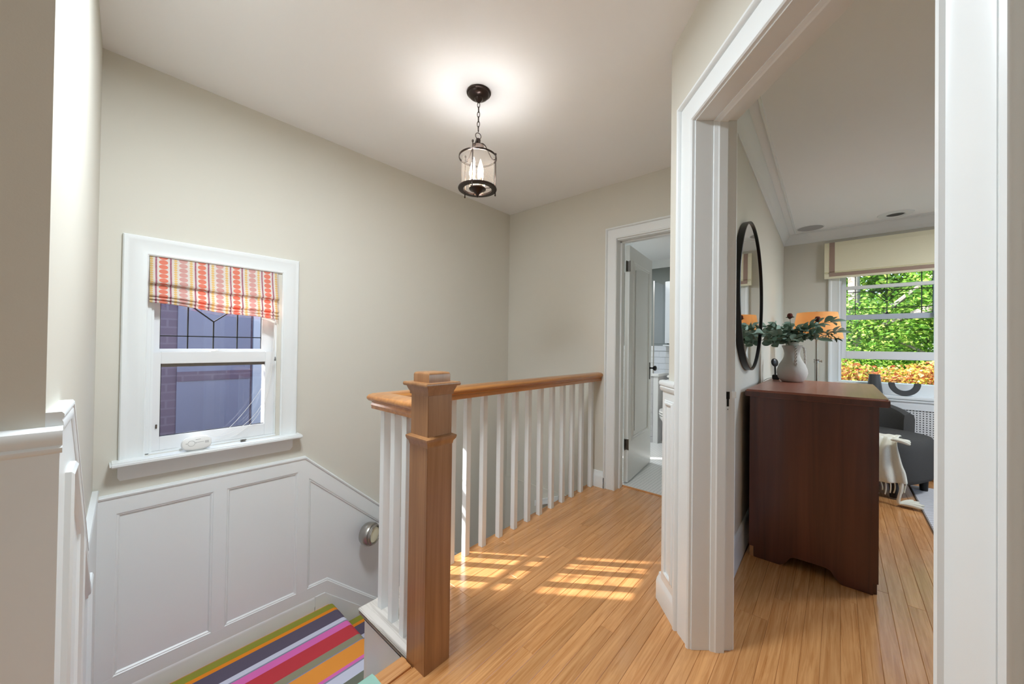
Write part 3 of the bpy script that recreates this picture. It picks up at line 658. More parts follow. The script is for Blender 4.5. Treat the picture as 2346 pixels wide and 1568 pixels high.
# blind cords
cords = thing('blind_cords', 'loose white cords hanging down the right side of the printed blind onto the sill', 'cord', (-2.47, .69, 1.3))
def bez(p, n_=14):
    out = []; P_ = [Vector(a) for a in p]
    for i in range(n_+1):
        t = i/n_; Q = P_[:]
        while len(Q) > 1: Q = [Q[k].lerp(Q[k+1], t) for k in range(len(Q)-1)]
        out.append(Q[0])
    return out
for pp in ([(-2.470, .695, 1.31), (-2.468, .700, 1.1), (-2.468, .690, .95), (-2.470, .670, .80), (-2.48, .66, .74), (-2.49, .60, .66), (-2.47, .50, .605), (-2.47, .43, .63)],
           [(-2.472, .688, 1.31), (-2.472, .708, 1.15), (-2.468, .670, .98), (-2.47, .700, .85), (-2.48, .66, .70), (-2.50, .56, .70), (-2.49, .50, .60), (-2.47, .40, .66)],
           [(-2.474, .700, 1.31), (-2.474, .690, 1.2), (-2.472, .705, 1.05), (-2.474, .66, .92), (-2.49, .66, .86), (-2.51, .62, .86), (-2.51, .56, .73), (-2.50, .50, .66), (-2.50, .44, .64)],
           [(-2.474, .702, 1.31), (-2.474, .70, 1.1), (-2.470, .69, .9), (-2.47, .705, .8)]):
    build('cord', MB().tube(bez(pp, 22), .0011, 6), PLAST, cords, smooth=True)
build('tassel', MB().lathe((-2.468, .700, 1.045), [(.002, .02), (.004, .012), (.005, 0), (.003, -.004)], 12), GREYP, cords, smooth=True)
# carbon monoxide alarm
al = thing('co_alarm', 'white oval battery alarm leaning on the stairwell window sill', 'alarm', (-2.455, .353, .595))
ax_n = Vector((1, 0, .30)).normalized(); ax_u = Vector((0, 1, 0)); ax_v = Vector((-.30, 0, 1)).normalized(); ce = Vector((-2.456, .353, .629))
def oval(hw, hh, n_=28, ex=2.6):
    out = []
    for k in range(n_):
        a = 2*pi*k/n_; c_, s_ = math.cos(a), math.sin(a)
        out.append((math.copysign(abs(c_)**(2/ex), c_)*hw, math.copysign(abs(s_)**(2/ex), s_)*hh))
    return out
def stack(layers, n_=28):
    mb = MB(); vs = []; fs = []
    for hw, hh, d in layers: vs += [ce+ax_u*a+ax_v*b_+ax_n*d for a, b_ in oval(hw, hh, n_)]
    for i in range(len(layers)-1):
        for k in range(n_): fs.append((i*n_+k, i*n_+(k+1) % n_, (i+1)*n_+(k+1) % n_, (i+1)*n_+k))
    fs += [tuple(range(n_))[::-1], tuple(range((len(layers)-1)*n_, len(layers)*n_))]
    return mb.add(vs, fs)
body = build('body', stack([(.058, .034, -.018), (.060, .036, -.014), (.060, .036, .004), (.057, .033, .010), (.050, .027, .013)]), PLAST, al, smooth=True)
rg = [ce+ax_u*(-.022+.0135*math.cos(a))+ax_v*(-.001+.0135*math.sin(a))+ax_n*.0132 for a in [2*pi*k/28 for k in range(28)]]
build('button_ring', MB().tube(rg, .0006, 5, True), GREYP, al)
def bar(cu, cv, hu, hv): return MB().prism([ce+ax_u*(cu+a)+ax_v*(cv+b_)+ax_n*.0128 for a, b_ in ((-hu, -hv), (hu, -hv), (hu, hv), (-hu, hv))], ax_n*.0008)
for cu in (.034, .039, .044): build('sounder_slot', bar(cu, 0, .0009, .006), GREYP, al)
for cu in (-.041, -.004): build('indicator', bar(cu, 0, .0025, .0011), GREYP, al)
build('printed_line', bar(.014, .002, .014, .0005), GREYP, al); build('printed_line', bar(.005, .016, .010, .0007), GREYP, al)

# neighbouring house seen through that window
NBRICK = bpy.data.materials.new('mauve_brick'); NBRICK.use_nodes = True
n = NBRICK.node_tree.nodes; l = NBRICK.node_tree.links; b = n['Principled BSDF']; setc(b, (.1, .1, .1, 1), .8)
g = n.new('ShaderNodeNewGeometry'); sp = n.new('ShaderNodeSeparateXYZ'); cb = n.new('ShaderNodeCombineXYZ'); l.new(g.outputs['Position'], sp.inputs[0]); l.new(sp.outputs[1], cb.inputs[0]); l.new(sp.outputs[2], cb.inputs[1])
bt = n.new('ShaderNodeTexBrick'); l.new(cb.outputs[0], bt.inputs['Vector']); bt.inputs['Scale'].default_value = 1; bt.inputs['Brick Width'].default_value = .22; bt.inputs['Row Height'].default_value = .075; bt.inputs['Mortar Size'].default_value = .008
bt.inputs['Color1'].default_value = srgb(84, 74, 96); bt.inputs['Color2'].default_value = srgb(76, 66, 88); bt.inputs['Mortar'].default_value = srgb(92, 84, 104)
l.new(bt.outputs['Color'], b.inputs['Base Color'])
BLUEG = plain('blue_grey_reflecting_pane', srgb(92, 98, 126), .6, var=.12, vs=2)
BLUET = plain('pale_blue_reflection_trim', srgb(140, 150, 172), .6)
nh = thing('neighbouring_house', 'mauve brick side wall of the neighbouring house outside the stairwell window', 'house', (-4.7, .8, -3))
mb = MB(); mb.box(-4.75, -2.5, -3, -4.62, 5, 2.05); build('brick_wall', mb, NBRICK, nh)
wn = build('window_frame', MB().box(-4.62, .50, -.3, -4.60, 1.13, .0).box(-4.62, 1.10, -.3, -4.585, 1.22, 1.62).box(-4.62, .50, 1.55, -4.585, 1.13, 1.62), BLUET, nh)  # pale right upright paints in a whitish reflection
build('lower_pane', MB().box(-4.62, .51, 0, -4.607, 1.08, .77), BLUEG, wn)
build('meeting_rail', MB().box(-4.62, .51, .77, -4.60, 1.08, .86), NBRICK, wn)
build('upper_pane', MB().box(-4.62, .51, .86, -4.607, 1.08, 1.55), BLUEG, wn)

# ------------------------------------------------------------------ pendant lantern
LX, LY = -1.414, 1.311
pl = thing('pendant_lantern', 'dark bronze hanging lantern with clear glass cylinder and three lit candle bulbs', 'pendant light', (LX, LY, ZC))
build('canopy', MB().lathe((LX, LY, 0), [(.062, ZC), (.064, ZC-.004), (.062, ZC-.009), (.056, ZC-.011), (.055, ZC-.016), (.048, ZC-.024), (.036, ZC-.030), (.022, ZC-.033), (.020, ZC-.040), (.013, ZC-.048), (.006, ZC-.055), (0, ZC-.056)], 40), BRONZE, pl, smooth=True)
tocam = Vector((-LX, -LY, 0)).normalized(); side = Vector((tocam.y, -tocam.x, 0))   # side: to the right in the photo is -side
def link_path(cz, hh, hw, dv, n_=20):
    return [Vector((LX, LY, cz))+dv*(math.cos(a)*hw)+Vector((0, 0, math.sin(a)*hh)) for a in [2*pi*k/n_ for k in range(n_)]]
zc_ = ZC-.066; k = 0
while zc_ > 2.262:
    dv = (tocam*.95+side*.3).normalized() if k % 2 else (side*.95-tocam*.3).normalized()
    build('chain_link', MB().tube(link_path(zc_, .0155, .0065, dv), .0018, 6, True), BRONZE, pl, smooth=True); zc_ -= .0255; k += 1
build('top_ring', MB().tube(link_path(2.243, .0155, .0155, (side+tocam*.4).normalized(), 26), .0019, 6, True), BRONZE, pl, smooth=True)
build('hub', MB().lathe((LX, LY, 0), [(.004, 2.229), (.011, 2.227), (.013, 2.220), (.012, 2.205), (.018, 2.196), (.030, 2.193), (.031, 2.189), (.0, 2.187)], 28), BRONZE, pl, smooth=True)
def ringp(r1, r2, z1, z2): return [(r1, z1), (r2, z1), (r2, z2), (r1, z2), (r1, z1)]
build('top_rim', MB().lathe((LX, LY, 0), ringp(.0955, .099, 2.124, 2.133), 48), BRONZE, pl, smooth=True)
build('bottom_rim', MB().lathe((LX, LY, 0), [(.074, 1.960), (.099, 1.960), (.101, 1.964), (.099, 1.970), (.090, 1.973), (.074, 1.970), (.074, 1.960)], 56), BRONZE, pl, smooth=True)
build('glass_cylinder', MB().lathe((LX, LY, 0), [(.0845, 1.972), (.0845, 2.148)], 56), CLEAR, pl, smooth=True)
bpy.data.objects[[o.name for o in pl.children if o.name.startswith('glass_cylinder')][0]].data  # open tube
gc = [o for o in pl.children if o.name.startswith('glass_cylinder')][0]
bm = bmesh.new(); bm.from_mesh(gc.data); bmesh.ops.delete(bm, geom=[f for f in bm.faces if len(f.verts) > 4], context='FACES_ONLY'); bm.to_mesh(gc.data); bm.free()
for ph in (-16, 104, -136):
    a = R(ph); dv = tocam*math.cos(a) - side*math.sin(a)
    c0 = Vector((LX, LY, 0))+dv*.0965
    rod = build('rod', MB().tube([c0+Vector((0, 0, 1.945)), c0+Vector((0, 0, 2.160))], .0028, 8), BRONZE, pl, smooth=True)
    build('knob', MB().lathe((c0.x, c0.y, 0), [(0, 2.172), (.004, 2.170), (.0055, 2.165), (.004, 2.159), (.002, 2.157)], 12), BRONZE, rod, smooth=True)
    build('knob', MB().lathe((c0.x, c0.y, 0), [(.002, 1.950), (.004, 1.947), (.004, 1.943), (0, 1.939)], 12), BRONZE, rod, smooth=True)
    c1_ = Vector((LX, LY, 0))
    build('arm', MB().tube(bez([c1_+dv*.012+Vector((0, 0, 2.205)), c1_+dv*.045+Vector((0, 0, 2.225)), c1_+dv*.060+Vector((0, 0, 2.150)), c1_+dv*.075+Vector((0, 0, 2.120)), c1_+dv*.096+Vector((0, 0, 2.138))], 14), .0026, 8), BRONZE, pl, smooth=True)
build('bottom_plate', MB().lathe((LX, LY, 0), [(.0, 1.974), (.030, 1.974), (.043, 1.968), (.044, 1.963), (.040, 1.959), (.030, 1.957), (.022, 1.948), (.012, 1.940), (.006, 1.930), (.003, 1.922), (0, 1.918)], 36), BRONZE, pl, smooth=True)
for ph in (75, 195, 315):
    a = R(ph); dv = tocam*math.cos(a)-side*math.sin(a); c0 = Vector((LX, LY, 0))+dv*.034
    build('strut', MB().tube([c0*1, Vector((LX, LY, 0))+dv*.078], .002, 6), BRONZE, pl).location += Vector((0, 0, 1.967))
BULB = emit('lit_candle_bulb', (1, .78, .52, 1), 28)
SLEEVE = plain('bulb_sleeve', srgb(220, 200, 180), .5)
for ph in (30, 150, 270):
    a = R(ph); dv = tocam*math.cos(a)-side*math.sin(a); c0 = Vector((LX, LY, 0))+dv*.028
    sl = build('candle_sleeve', MB().lathe((c0.x, c0.y, 0), [(.010, 1.972), (.010, 2.012), (0, 2.014)], 16), SLEEVE, pl, smooth=True)
    build('bulb', MB().lathe((c0.x, c0.y, 0), [(.006, 2.012), (.011, 2.022), (.0155, 2.040), (.0155, 2.052), (.011, 2.075), (.005, 2.095), (.002, 2.106), (0, 2.110)], 20), BULB, sl, smooth=True)
    q = lamp('candle_glow', 'POINT', (c0.x, c0.y, 2.062), 3.3, .022, (.97, .98, 1))
    q.parent = None

# ------------------------------------------------------------------ bathroom doorway
d1 = struct('door_1', loc=(dx0, YB, 0))
mb = MB().sweep([(dx0+.004, YB, 0), (dx0+.004, YB, dz-.004), (-.604, YB, dz-.004), (-.604, YB, 0)], (0, -1, 0), scaled(CASE, .094), flip=-1)
o = build('casing', mb, WHITE, d1, smooth=True)
mb = MB(); mb.box(dx0-.002, YB, 0, dx0+.0, YB+.14, dz); mb.box(dx0-.012, YB-.001, 0, dx0+.003, YB+.14, dz); mb.box(dx1, YB, 0, dx1+.012, YB+.14, dz); mb.box(dx0, YB, dz-.012, dx1, YB+.14, dz+.0)
build('jamb', mb, WHITE, d1)
mb = MB(); mb.box(dx0+.003, YB+.06, 0, dx0+.015, YB+.098, dz-.012); mb.box(dx0+.003, YB+.06, dz-.024, dx1, YB+.098, dz-.012)
build('door_stop', mb, WHITE, d1, bev=.002)
build('threshold', MB().box(dx0, YB+.135, -.005, dx1, YB+.152, .006), OAKX, d1, bev=.002)
# door leaf
la = Vector((-1.318, 2.975, 0)); ld = Vector((-.067, .61, 0)).normalized(); ln = Vector((ld.y, -ld.x, 0)); LWd = .705
def Dp(s_, n_, z): return la+ld*s_+ln*n_+Vector((0, 0, z))
lf = build('leaf', MB().prism([Dp(0, 0, .012), Dp(0, -.038, .012), Dp(LWd, -.038, .012), Dp(LWd, 0, .012)], (0, 0, 1.998)), WHITE, d1, bev=.0015)
PMD = [(-.020, 0), (-.018, .005), (-.010, .009), (-.004, .004), (0, .0045), (.006, .009), (.012, .007), (.014, 0)]
build('panel_moulding', MB().sweep([Dp(.115, 0, .365), Dp(.115, 0, 1.875), Dp(.59, 0, 1.875), Dp(.59, 0, .365)], ln, PMD, closed=True), WHITE, lf, smooth=True)
build('raised_field', MB().prism([Dp(.165, 0, .415), Dp(.54, 0, .415), Dp(.54, 0, 1.825), Dp(.165, 0, 1.825)], ln*.005), WHITE, lf, bev=.003)
kp = build('knob_plate', MB().prism([Dp(LWd-.075, 0, .835), Dp(LWd-.040, 0, .835), Dp(LWd-.040, 0, 1.0), Dp(LWd-.075, 0, 1.0)], ln*.004), BLACK, lf, bev=.0015)
build('door_knob', MB().lathe(Dp(LWd-.057, .003, .945), [(.014, 0), (.010, .004), (.007, .014), (.008, .028), (.020, .036), (.025, .046), (.024, .056), (.016, .062), (0, .064)], 24, ln), BLACK, kp, smooth=True)
for z_ in (1.83, .33):
    hg = build('hinge', MB().tube([Dp(-.006, .004, z_-.045), Dp(-.006, .004, z_+.045)], .006, 10), STEEL, lf, smooth=True)
    build('hinge_leaf', MB().prism([Dp(-.001, -.032, z_-.044), Dp(-.001, -.032, z_+.044), Dp(-.001, .0, z_+.044), Dp(-.001, .0, z_-.044)], -ld*.002), STEEL, hg)
    build('hinge_leaf', MB().box(dx0+.0035, 2.935, z_-.044, dx0+.005, 2.965, z_+.044), STEEL, hg)
# bathroom wainscot tile, crown, fittings
tr = struct('trim_7', loc=(-1.9, BY, 0))
mb = MB(); k = 0
for j in range(14):
    for i_ in range(-1, 15):
        x0 = -2.74+i_*.152+(.076 if j % 2 else 0); x1 = x0+.150
        if x0 > -.6 or x1 < -2.7: continue
        mb.box(max(x0, -2.74), BY-.008, j*.0785+.002, min(x1, -.57), BY-.001, j*.0785+.0775)
o = build('wall_tile', mb, TILEW, tr, bev=0); o['kind'] = 'stuff'
build('tile_cap', MB().box(-2.75, BY-.016, 1.10, -.56, BY, 1.167), TILEW, tr, bev=.004)
build('crown', MB().prism([(-2.75, BY, 2.19), (-2.75, BY-.015, 2.19), (-2.75, BY-.05, 2.29), (-2.75, BY, 2.29)], (2.19, 0, 0)), WHITE, tr)
pw = struct('wall_shower', loc=(-1.66, 4.5, 0))
build('core', MB().box(-1.72, 4.462, 0, -1.612, 4.89, .80), MARBLE, pw)
mb = MB(); 
for j in range(11):
    build('marble_tile', MB().box(-1.712, 4.452, .004+j*.073, -1.665, 4.462, .073+j*.073), MARBLE, pw, bev=.0015)
build('edge_tile', MB().box(-1.662, 4.45, 0, -1.604, 4.463, .80), TILEW, pw, bev=.002)
build('cap', MB().box(-1.73, 4.44, .80, -1.595, 4.89, .832), TILEW, pw, bev=.003)
gs = thing('shower_screen', 'narrow clear glass shower panel standing on the marble half wall in the bathroom', 'shower screen', (-1.67, 4.6, .832))
build('glass_panel', MB().box(-1.672, 4.47, .834, -1.664, 4.88, 1.95), GLASS, gs)
build('chrome_edge', MB().box(-1.674, 4.462, .833, -1.662, 4.471, 1.95), NICKEL, gs)
cb_ = thing('medicine_cabinet', 'white framed cabinet on the grey bathroom wall above the tile', 'cabinet', (-1.5, BY, 1.2))
build('frame', MB().box(-1.655, BY-.09, 1.20, -1.15, BY-.001, 1.99), WHITE, cb_, bev=.004)
build('door_panel', MB().box(-1.62, BY-.10, 1.25, -1.19, BY-.09, 1.95), WHITE, cb_, bev=.003)
build('shelf', MB().box(-1.67, BY-.12, 1.165, -1.14, BY-.001, 1.185), WHITE, cb_, bev=.003)
to = thing('toilet', 'white toilet beside the marble half wall in the bathroom, mostly hidden', 'toilet', (-1.33, 4.35, 0))
mb = MB()
def ovl(cx_, cy_, hx, hy, z, n_=28): return [(cx_+hx*math.cos(2*pi*k/n_), cy_+hy*math.sin(2*pi*k/n_), z) for k in range(n_)]
def loft(rings):
    mb = MB(); n_ = len(rings[0]); vs = [p for r_ in rings for p in r_]; fs = []
    for i in range(len(rings)-1):
        for k in range(n_): fs.append((i*n_+k, i*n_+(k+1) % n_, (i+1)*n_+(k+1) % n_, (i+1)*n_+k))
    fs += [tuple(range(n_))[::-1], tuple(range((len(rings)-1)*n_, len(rings)*n_))]
    return mb.add(vs, fs)
build('bowl', loft([ovl(-1.30, 4.42, .12, .22, 0.004), ovl(-1.30, 4.42, .11, .20, .10), ovl(-1.31, 4.38, .13, .22, .22), ovl(-1.33, 4.33, .19, .25, .36), ovl(-1.33, 4.33, .195, .255, .39)]), PORC, to, smooth=True)
build('seat', loft([ovl(-1.33, 4.33, .195, .25, .395), ovl(-1.33, 4.33, .20, .255, .400), ovl(-1.33, 4.33, .20, .255, .410), ovl(-1.33, 4.33, .195, .25, .415)]), PORC, to, smooth=True)
build('lid', loft([ovl(-1.33, 4.33, .195, .25, .422), ovl(-1.33, 4.33, .20, .255, .427), ovl(-1.33, 4.33, .195, .25, .445)]), PORC, to, smooth=True)
build('tank', MB().box(-1.55, 4.62, .42, -1.10, 4.82, .78), PORC, to, bev=.02, seg=3)
build('tank_lid', MB().box(-1.56, 4.61, .782, -1.09, 4.83, .81), PORC, to, bev=.008)

# ------------------------------------------------------------------ bedroom trims
tr = struct('baseboard_bedroom', loc=(-.4, 3, 0))
build('board', MB().sweep([(bx_(1.75), 1.75, 0), (bx_(YR), YR, 0)], (0, 0, 1), [(0, 0), (.018, 0), (.018, .018), (.013, .026), (.013, .120), (.010, .128), (.013, .134), (.010, .150), (.004, .158), (0, .16)], flip=1), WHITE, tr, smooth=True)
tr = struct('trim_8', loc=(-.4, 3, 2.3))
CRN = [(0, -.105), (.006, -.105), (.007, -.094), (.010, -.090), (.012, -.080), (.024, -.060), (.040, -.040), (.044, -.030), (.050, -.022), (.054, -.010), (.054, 0), (0, 0)]
build('crown_moulding', MB().sweep([(bx_(1.75), 1.75, 2.385), (bx_(YR), YR, 2.385), (2.0, YR, 2.385)], (0, 0, 1), CRN, flip=1), WHITE, tr, smooth=True)
build('ceiling_bead', MB().sweep([(bx_(1.75), 1.75, 2.385), (bx_(YR), YR, 2.385), (2.0, YR, 2.385)], (0, 0, 1), [(.100, -.012), (.104, -.014), (.112, -.012), (.114, 0), (.098, 0)], flip=1), WHITE, tr, smooth=True)
# bedroom window
w2 = struct('window_2', loc=(.356, YR, .8))
mb = MB().sweep([(bw0, YR, .73), (bw0, YR, bz1), (bw1, YR, bz1), (bw1, YR, .73)], (0, -1, 0), scaled(SMALL, .09), flip=-1)
build('casing', mb, WHITE, w2, smooth=True)
build('stool', MB().box(-.11, YR-.17, .705, .83, YR+.02, .735), WHITE, w2, bev=.006)
build('sill_board', MB().box(bw0+.0, YR-.014, .7352, bw1, YR+.14, .835), WHITE, w2)
mb = MB(); mb.box(bw0, YR, bz0, bw0+.014, YR+.14, bz1); mb.box(bw1-.014, YR, bz0, bw1, YR+.14, bz1); build('jamb_liner', mb, VINYL, w2)
# raised lower sash (inner), upper sash (outer)
def sash(nm, y0, y1, z0, z1, bt_, tp, st_=.036):
    mb = MB(); mb.box(bw0+.014, y0, z0, bw0+.014+st_, y1, z1); mb.box(bw1-.014-st_, y0, z0, bw1-.014, y1, z1); mb.box(bw0+.014+st_, y0, z0, bw1-.014-st_, y1, z0+bt_); mb.box(bw0+.014+st_, y0, z1-tp, bw1-.014-st_, y1, z1)
    return build(nm, mb, VINYL, w2, bev=.003)
s1 = sash('lower_sash', YR+.03, YR+.06, 1.060, 1.792, .078, .034)
build('pane', MB().box(bw0+.05, YR+.043, 1.138, bw1-.05, YR+.047, 1.758), GLASS, s1)
s2 = sash('upper_sash', YR+.075, YR+.105, 1.455, bz1, .05, .05)
gx = [.064, .130, .356, .584, .655]; gz = [1.505, 1.565, 1.735, 1.97]
def px(pts): return MB().prism([(a, YR+.088, b_) for a, b_ in pts], (0, .004, 0))
for i in range(4):
    for j in range(3):
        if i in (1, 2) and j == 1:
            continue
        build('leaded_pane', px([(gx[i]+.002, gz[j]+.002), (gx[i+1]-.002, gz[j]+.002), (gx[i+1]-.002, gz[j+1]-.002), (gx[i]+.002, gz[j+1]-.002)]), GLASS, s2)
build('leaded_pane', px([(.132, 1.567), (.354, 1.567), (.354, 1.62), (.24, 1.733), (.132, 1.733)]), GLASS, s2)
build('leaded_pane', px([(.582, 1.567), (.358, 1.567), (.358, 1.62), (.472, 1.733), (.582, 1.733)]), GLASS, s2)
build('leaded_pane', px([(.356, 1.624), (.468, 1.733), (.244, 1.733)]), GLASS, s2)
def came2(p, q, wd=.006):
    d = Vector((q[0]-p[0], 0, q[1]-p[1])).normalized(); s_ = Vector((0, 1, 0)).cross(d)*wd/2
    a = Vector((p[0], YR+.084, p[1])); b_ = Vector((q[0], YR+.084, q[1])); return MB().prism([a-s_, a+s_, b_+s_, b_-s_], (0, .012, 0))
for p, q in [((gx[1], 1.505), (gx[1], 1.97)), ((gx[2], 1.505), (gx[2], 1.62)), ((gx[2], 1.70), (gx[2], 1.97)), ((gx[3], 1.505), (gx[3], 1.97)), ((gx[0], gz[1]), (gx[4], gz[1])), ((gx[0], gz[2]), (gx[4], gz[2])),
             ((.356, 1.62), (.244, 1.735)), ((.356, 1.62), (.468, 1.735)), ((.356, 1.66), (.30, 1.735)), ((.356, 1.66), (.412, 1.735)), ((.356, 1.62), (.356, 1.665)), ((.356, 1.775), (.32, 1.735)), ((.356, 1.775), (.392, 1.735)), ((gx[4], 1.505), (gx[4], 1.97))]:
    build('lead_came', came2(p, q), LEAD, s2)
build('lead_foot', MB().prism([(.340, YR+.084, 1.505), (.372, YR+.084, 1.505), (.360, YR+.084, 1.522), (.352, YR+.084, 1.522)], (0, .012, 0)), LEAD, s2)
# cream roman shade
rs = thing('roman_blind', 'cream roman shade with taupe ribbon border above the bedroom window', 'blind', (.33, YR-.06, 1.9))
sc_ = lambda z: (z-H)*(YR-.055)/YR+H
pf = [(YR-.035, 2.245), (YR-.05, 2.20), (YR-.055, 2.05), (YR-.060, 1.945), (YR-.052, 1.940), (YR-.062, 1.932), (YR-.054, 1.926), (YR-.064, 1.918), (YR-.066, 1.885), (YR-.060, 1.872)]
def extr(x0, x1, off): return MB().grid(2, len(pf), lambda a, c_: (x0+(x1-x0)*a, pf[round(c_*(len(pf)-1))][0]-off, pf[round(c_*(len(pf)-1))][1]))
build('shade_fabric', extr(-.108, .86, 0), CREAMF, rs, solid=.003)
build('side_return', MB().box(-.108, YR-.058, 1.88, -.105, YR-.002, 2.245), CREAMF, rs)
build('side_ribbon', MB().grid(2, 8, lambda a, c_: (-.070+.042*a, [pf[k] for k in (0, 1, 2, 3, 4, 5, 7, 7)][round(c_*7)][0]-.003, [pf[k] for k in (0, 1, 2, 3, 4, 5, 7, 7)][round(c_*7)][1])), TAUPE, rs, solid=.001)
build('bottom_ribbon', MB().box(-.070, YR-.0685, 1.893, .86, YR-.0670, 1.925), TAUPE, rs)
# radiator cover
rc = thing('radiator_cover', 'white radiator cover with perforated grille below the bedroom window', 'radiator cover', (.36, YR-.09, 0))
m, n, l, b = newmat('perforated_grille'); setc(b, srgb(222, 222, 220), .45)
g = n.new('ShaderNodeNewGeometry'); xx_ = NX(m); sp = n.new('ShaderNodeSeparateXYZ'); l.new(g.outputs['Position'], sp.inputs[0])
fx = xx_.m('SUBTRACT', xx_.m('FRACT', xx_.m('DIVIDE', sp.outputs[0], .020)), .5); fz = xx_.m('SUBTRACT', xx_.m('FRACT', xx_.m('DIVIDE', sp.outputs[2], .020)), .5)
ho = xx_.m('LESS_THAN', xx_.m('ADD', xx_.m('MULTIPLY', fx, fx), xx_.m('MULTIPLY', fz, fz)), .055)
l.new(xx_.over(srgb(224, 224, 222), srgb(40, 40, 40), ho), b.inputs['Base Color']); GRILLE = m
mb = MB(); yc = YR-.155; mb.box(-.10, yc, .05, .0, yc+.02, .70); mb.box(.70, yc, .05, .82, yc+.02, .70); mb.box(0, yc, .615, .70, yc+.02, .70); mb.box(0, yc, .05, .70, yc+.02, .13); mb.box(-.10, yc, .05, -.085, YR, .70)
build('frame', mb, WHITE, rc, bev=.002)
build('grille', MB().box(-.0, yc+.008, .13, .70, yc+.012, .615), GRILLE, rc)
build('top_board', MB().box(-.105, yc-.01, .685, .83, YR, .704), WHITE, rc, bev=.004)
# oval mirror
mc = Vector((bx_(2.58), 2.58, 1.457)); mn = Vector((math.cos(R(.96)), math.sin(R(.96)), 0)); mt_ = Vector((-mn.y, mn.x, 0))
mi = thing('wall_mirror', 'round mirror with deep black rim on the bedroom wall above the dresser', 'mirror', mc)
mr_ = .435
build('rim', MB().lathe(mc, [(mr_-.006, .003), (mr_, .001), (mr_, .032), (mr_-.004, .034), (mr_-.008, .032), (mr_-.008, .022), (mr_-.006, .003)], 96, mn), BLACK, mi, smooth=True)
MIR = plain('silvered_mirror', (.9, .9, .9, 1), .0, 1, var=0); 
build('mirror_glass', MB().lathe(mc, [(0, .020), (mr_-.007, .020), (mr_-.007, .024), (0, .024)], 96, mn), MIR, mi)
# dresser
dr = thing('dresser', 'dark mahogany dresser with bracket feet standing against the bedroom wall', 'dresser', (-.12, 2.95, 0))
X0, X1, Y0, Y1 = -.368, .146, 2.432, 3.40
def sidep(y_): return MB().prism([(X0, y_, .056), (X0+.022, y_, .056), (X0+.022, y_, 0), (X0+.14, y_, 0), (X0+.165, y_, .02), (X0+.185, y_, .052), (X0+.20, y_, .060), (X0+.32, y_, .060), (X0+.345, y_, .052), (X0+.362, y_, .02), (X0+.385, y_, 0), (X1-.018, y_, 0), (X1-.018, y_, .056), (X1, y_, .056), (X1, y_, .886), (X0, y_, .886)], (0, .02, 0))
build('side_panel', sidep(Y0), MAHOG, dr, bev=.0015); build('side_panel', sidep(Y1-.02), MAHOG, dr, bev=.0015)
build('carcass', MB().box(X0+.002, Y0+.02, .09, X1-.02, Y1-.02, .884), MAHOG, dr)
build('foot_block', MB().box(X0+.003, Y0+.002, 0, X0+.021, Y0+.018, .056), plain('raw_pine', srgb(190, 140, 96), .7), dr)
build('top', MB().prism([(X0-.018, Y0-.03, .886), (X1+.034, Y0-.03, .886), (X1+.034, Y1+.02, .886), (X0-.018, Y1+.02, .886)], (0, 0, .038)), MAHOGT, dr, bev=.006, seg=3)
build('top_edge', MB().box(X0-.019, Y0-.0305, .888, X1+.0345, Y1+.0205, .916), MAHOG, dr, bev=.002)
dzs = [.09, .35, .62, .87]
for i in range(3):
    dw = build('drawer', MB().box(X1-.022, Y0+.03, dzs[i]+.008, X1-.004, Y1-.03, dzs[i+1]-.008), MAHOG, dr, bev=.004)
mb = MB(); mb.box(X1-.022, Y0+.02, .0, X1-.004, Y0+.14, .09).box(X1-.022, Y1-.14, .0, X1-.004, Y1-.02, .09).box(X1-.022, Y0+.14, .06, X1-.004, Y1-.14, .09); build('bracket_base', mb, MAHOG, dr)
# vase
vx, vy = -.238, 3.20; VZ = .924
va = thing('ceramic_vase', 'rough white ceramic vase with braided handles on the mahogany dresser', 'vase', (vx, vy, VZ))
build('body', MB().lathe((vx, vy, VZ), [(0, 0), (.055, .001), (.064, .006), (.080, .030), (.088, .060), (.086, .085), (.074, .120), (.056, .150), (.046, .175), (.043, .195), (.048, .220), (.058, .247), (.059, .250), (.056, .251), (.038, .252), (.036, .255), (.035, .272), (.033, .274), (.031, .270), (.031, .20), (0, .19)], 48), CERAM, va, smooth=True)
sdv = Vector((math.cos(R(20)), math.sin(R(20)), 0))
for s_, dvv in ((1, sdv), (-1, Vector((.35, -.93, 0)).normalized()*1)):
    b0 = Vector((vx, vy, VZ)); dv = dvv if s_ == 1 else dvv
    pts_ = bez([b0+dv*.055+Vector((0, 0, .243)), b0+dv*.078+Vector((0, 0, .245)), b0+dv*.066+Vector((0, 0, .19)), b0+dv*.078+Vector((0, 0, .16)), b0+dv*.074+Vector((0, 0, .115))], 20)
    sd2 = dv.cross(Vector((0, 0, 1)))
    for w_ in (0, pi): build('handle', MB().tube([p+sd2*.006*math.sin(i*1.1+w_)+dv*.003*math.cos(i*1.1+w_) for i, p in enumerate(pts_)], .0048, 8), CERAM, va, smooth=True)
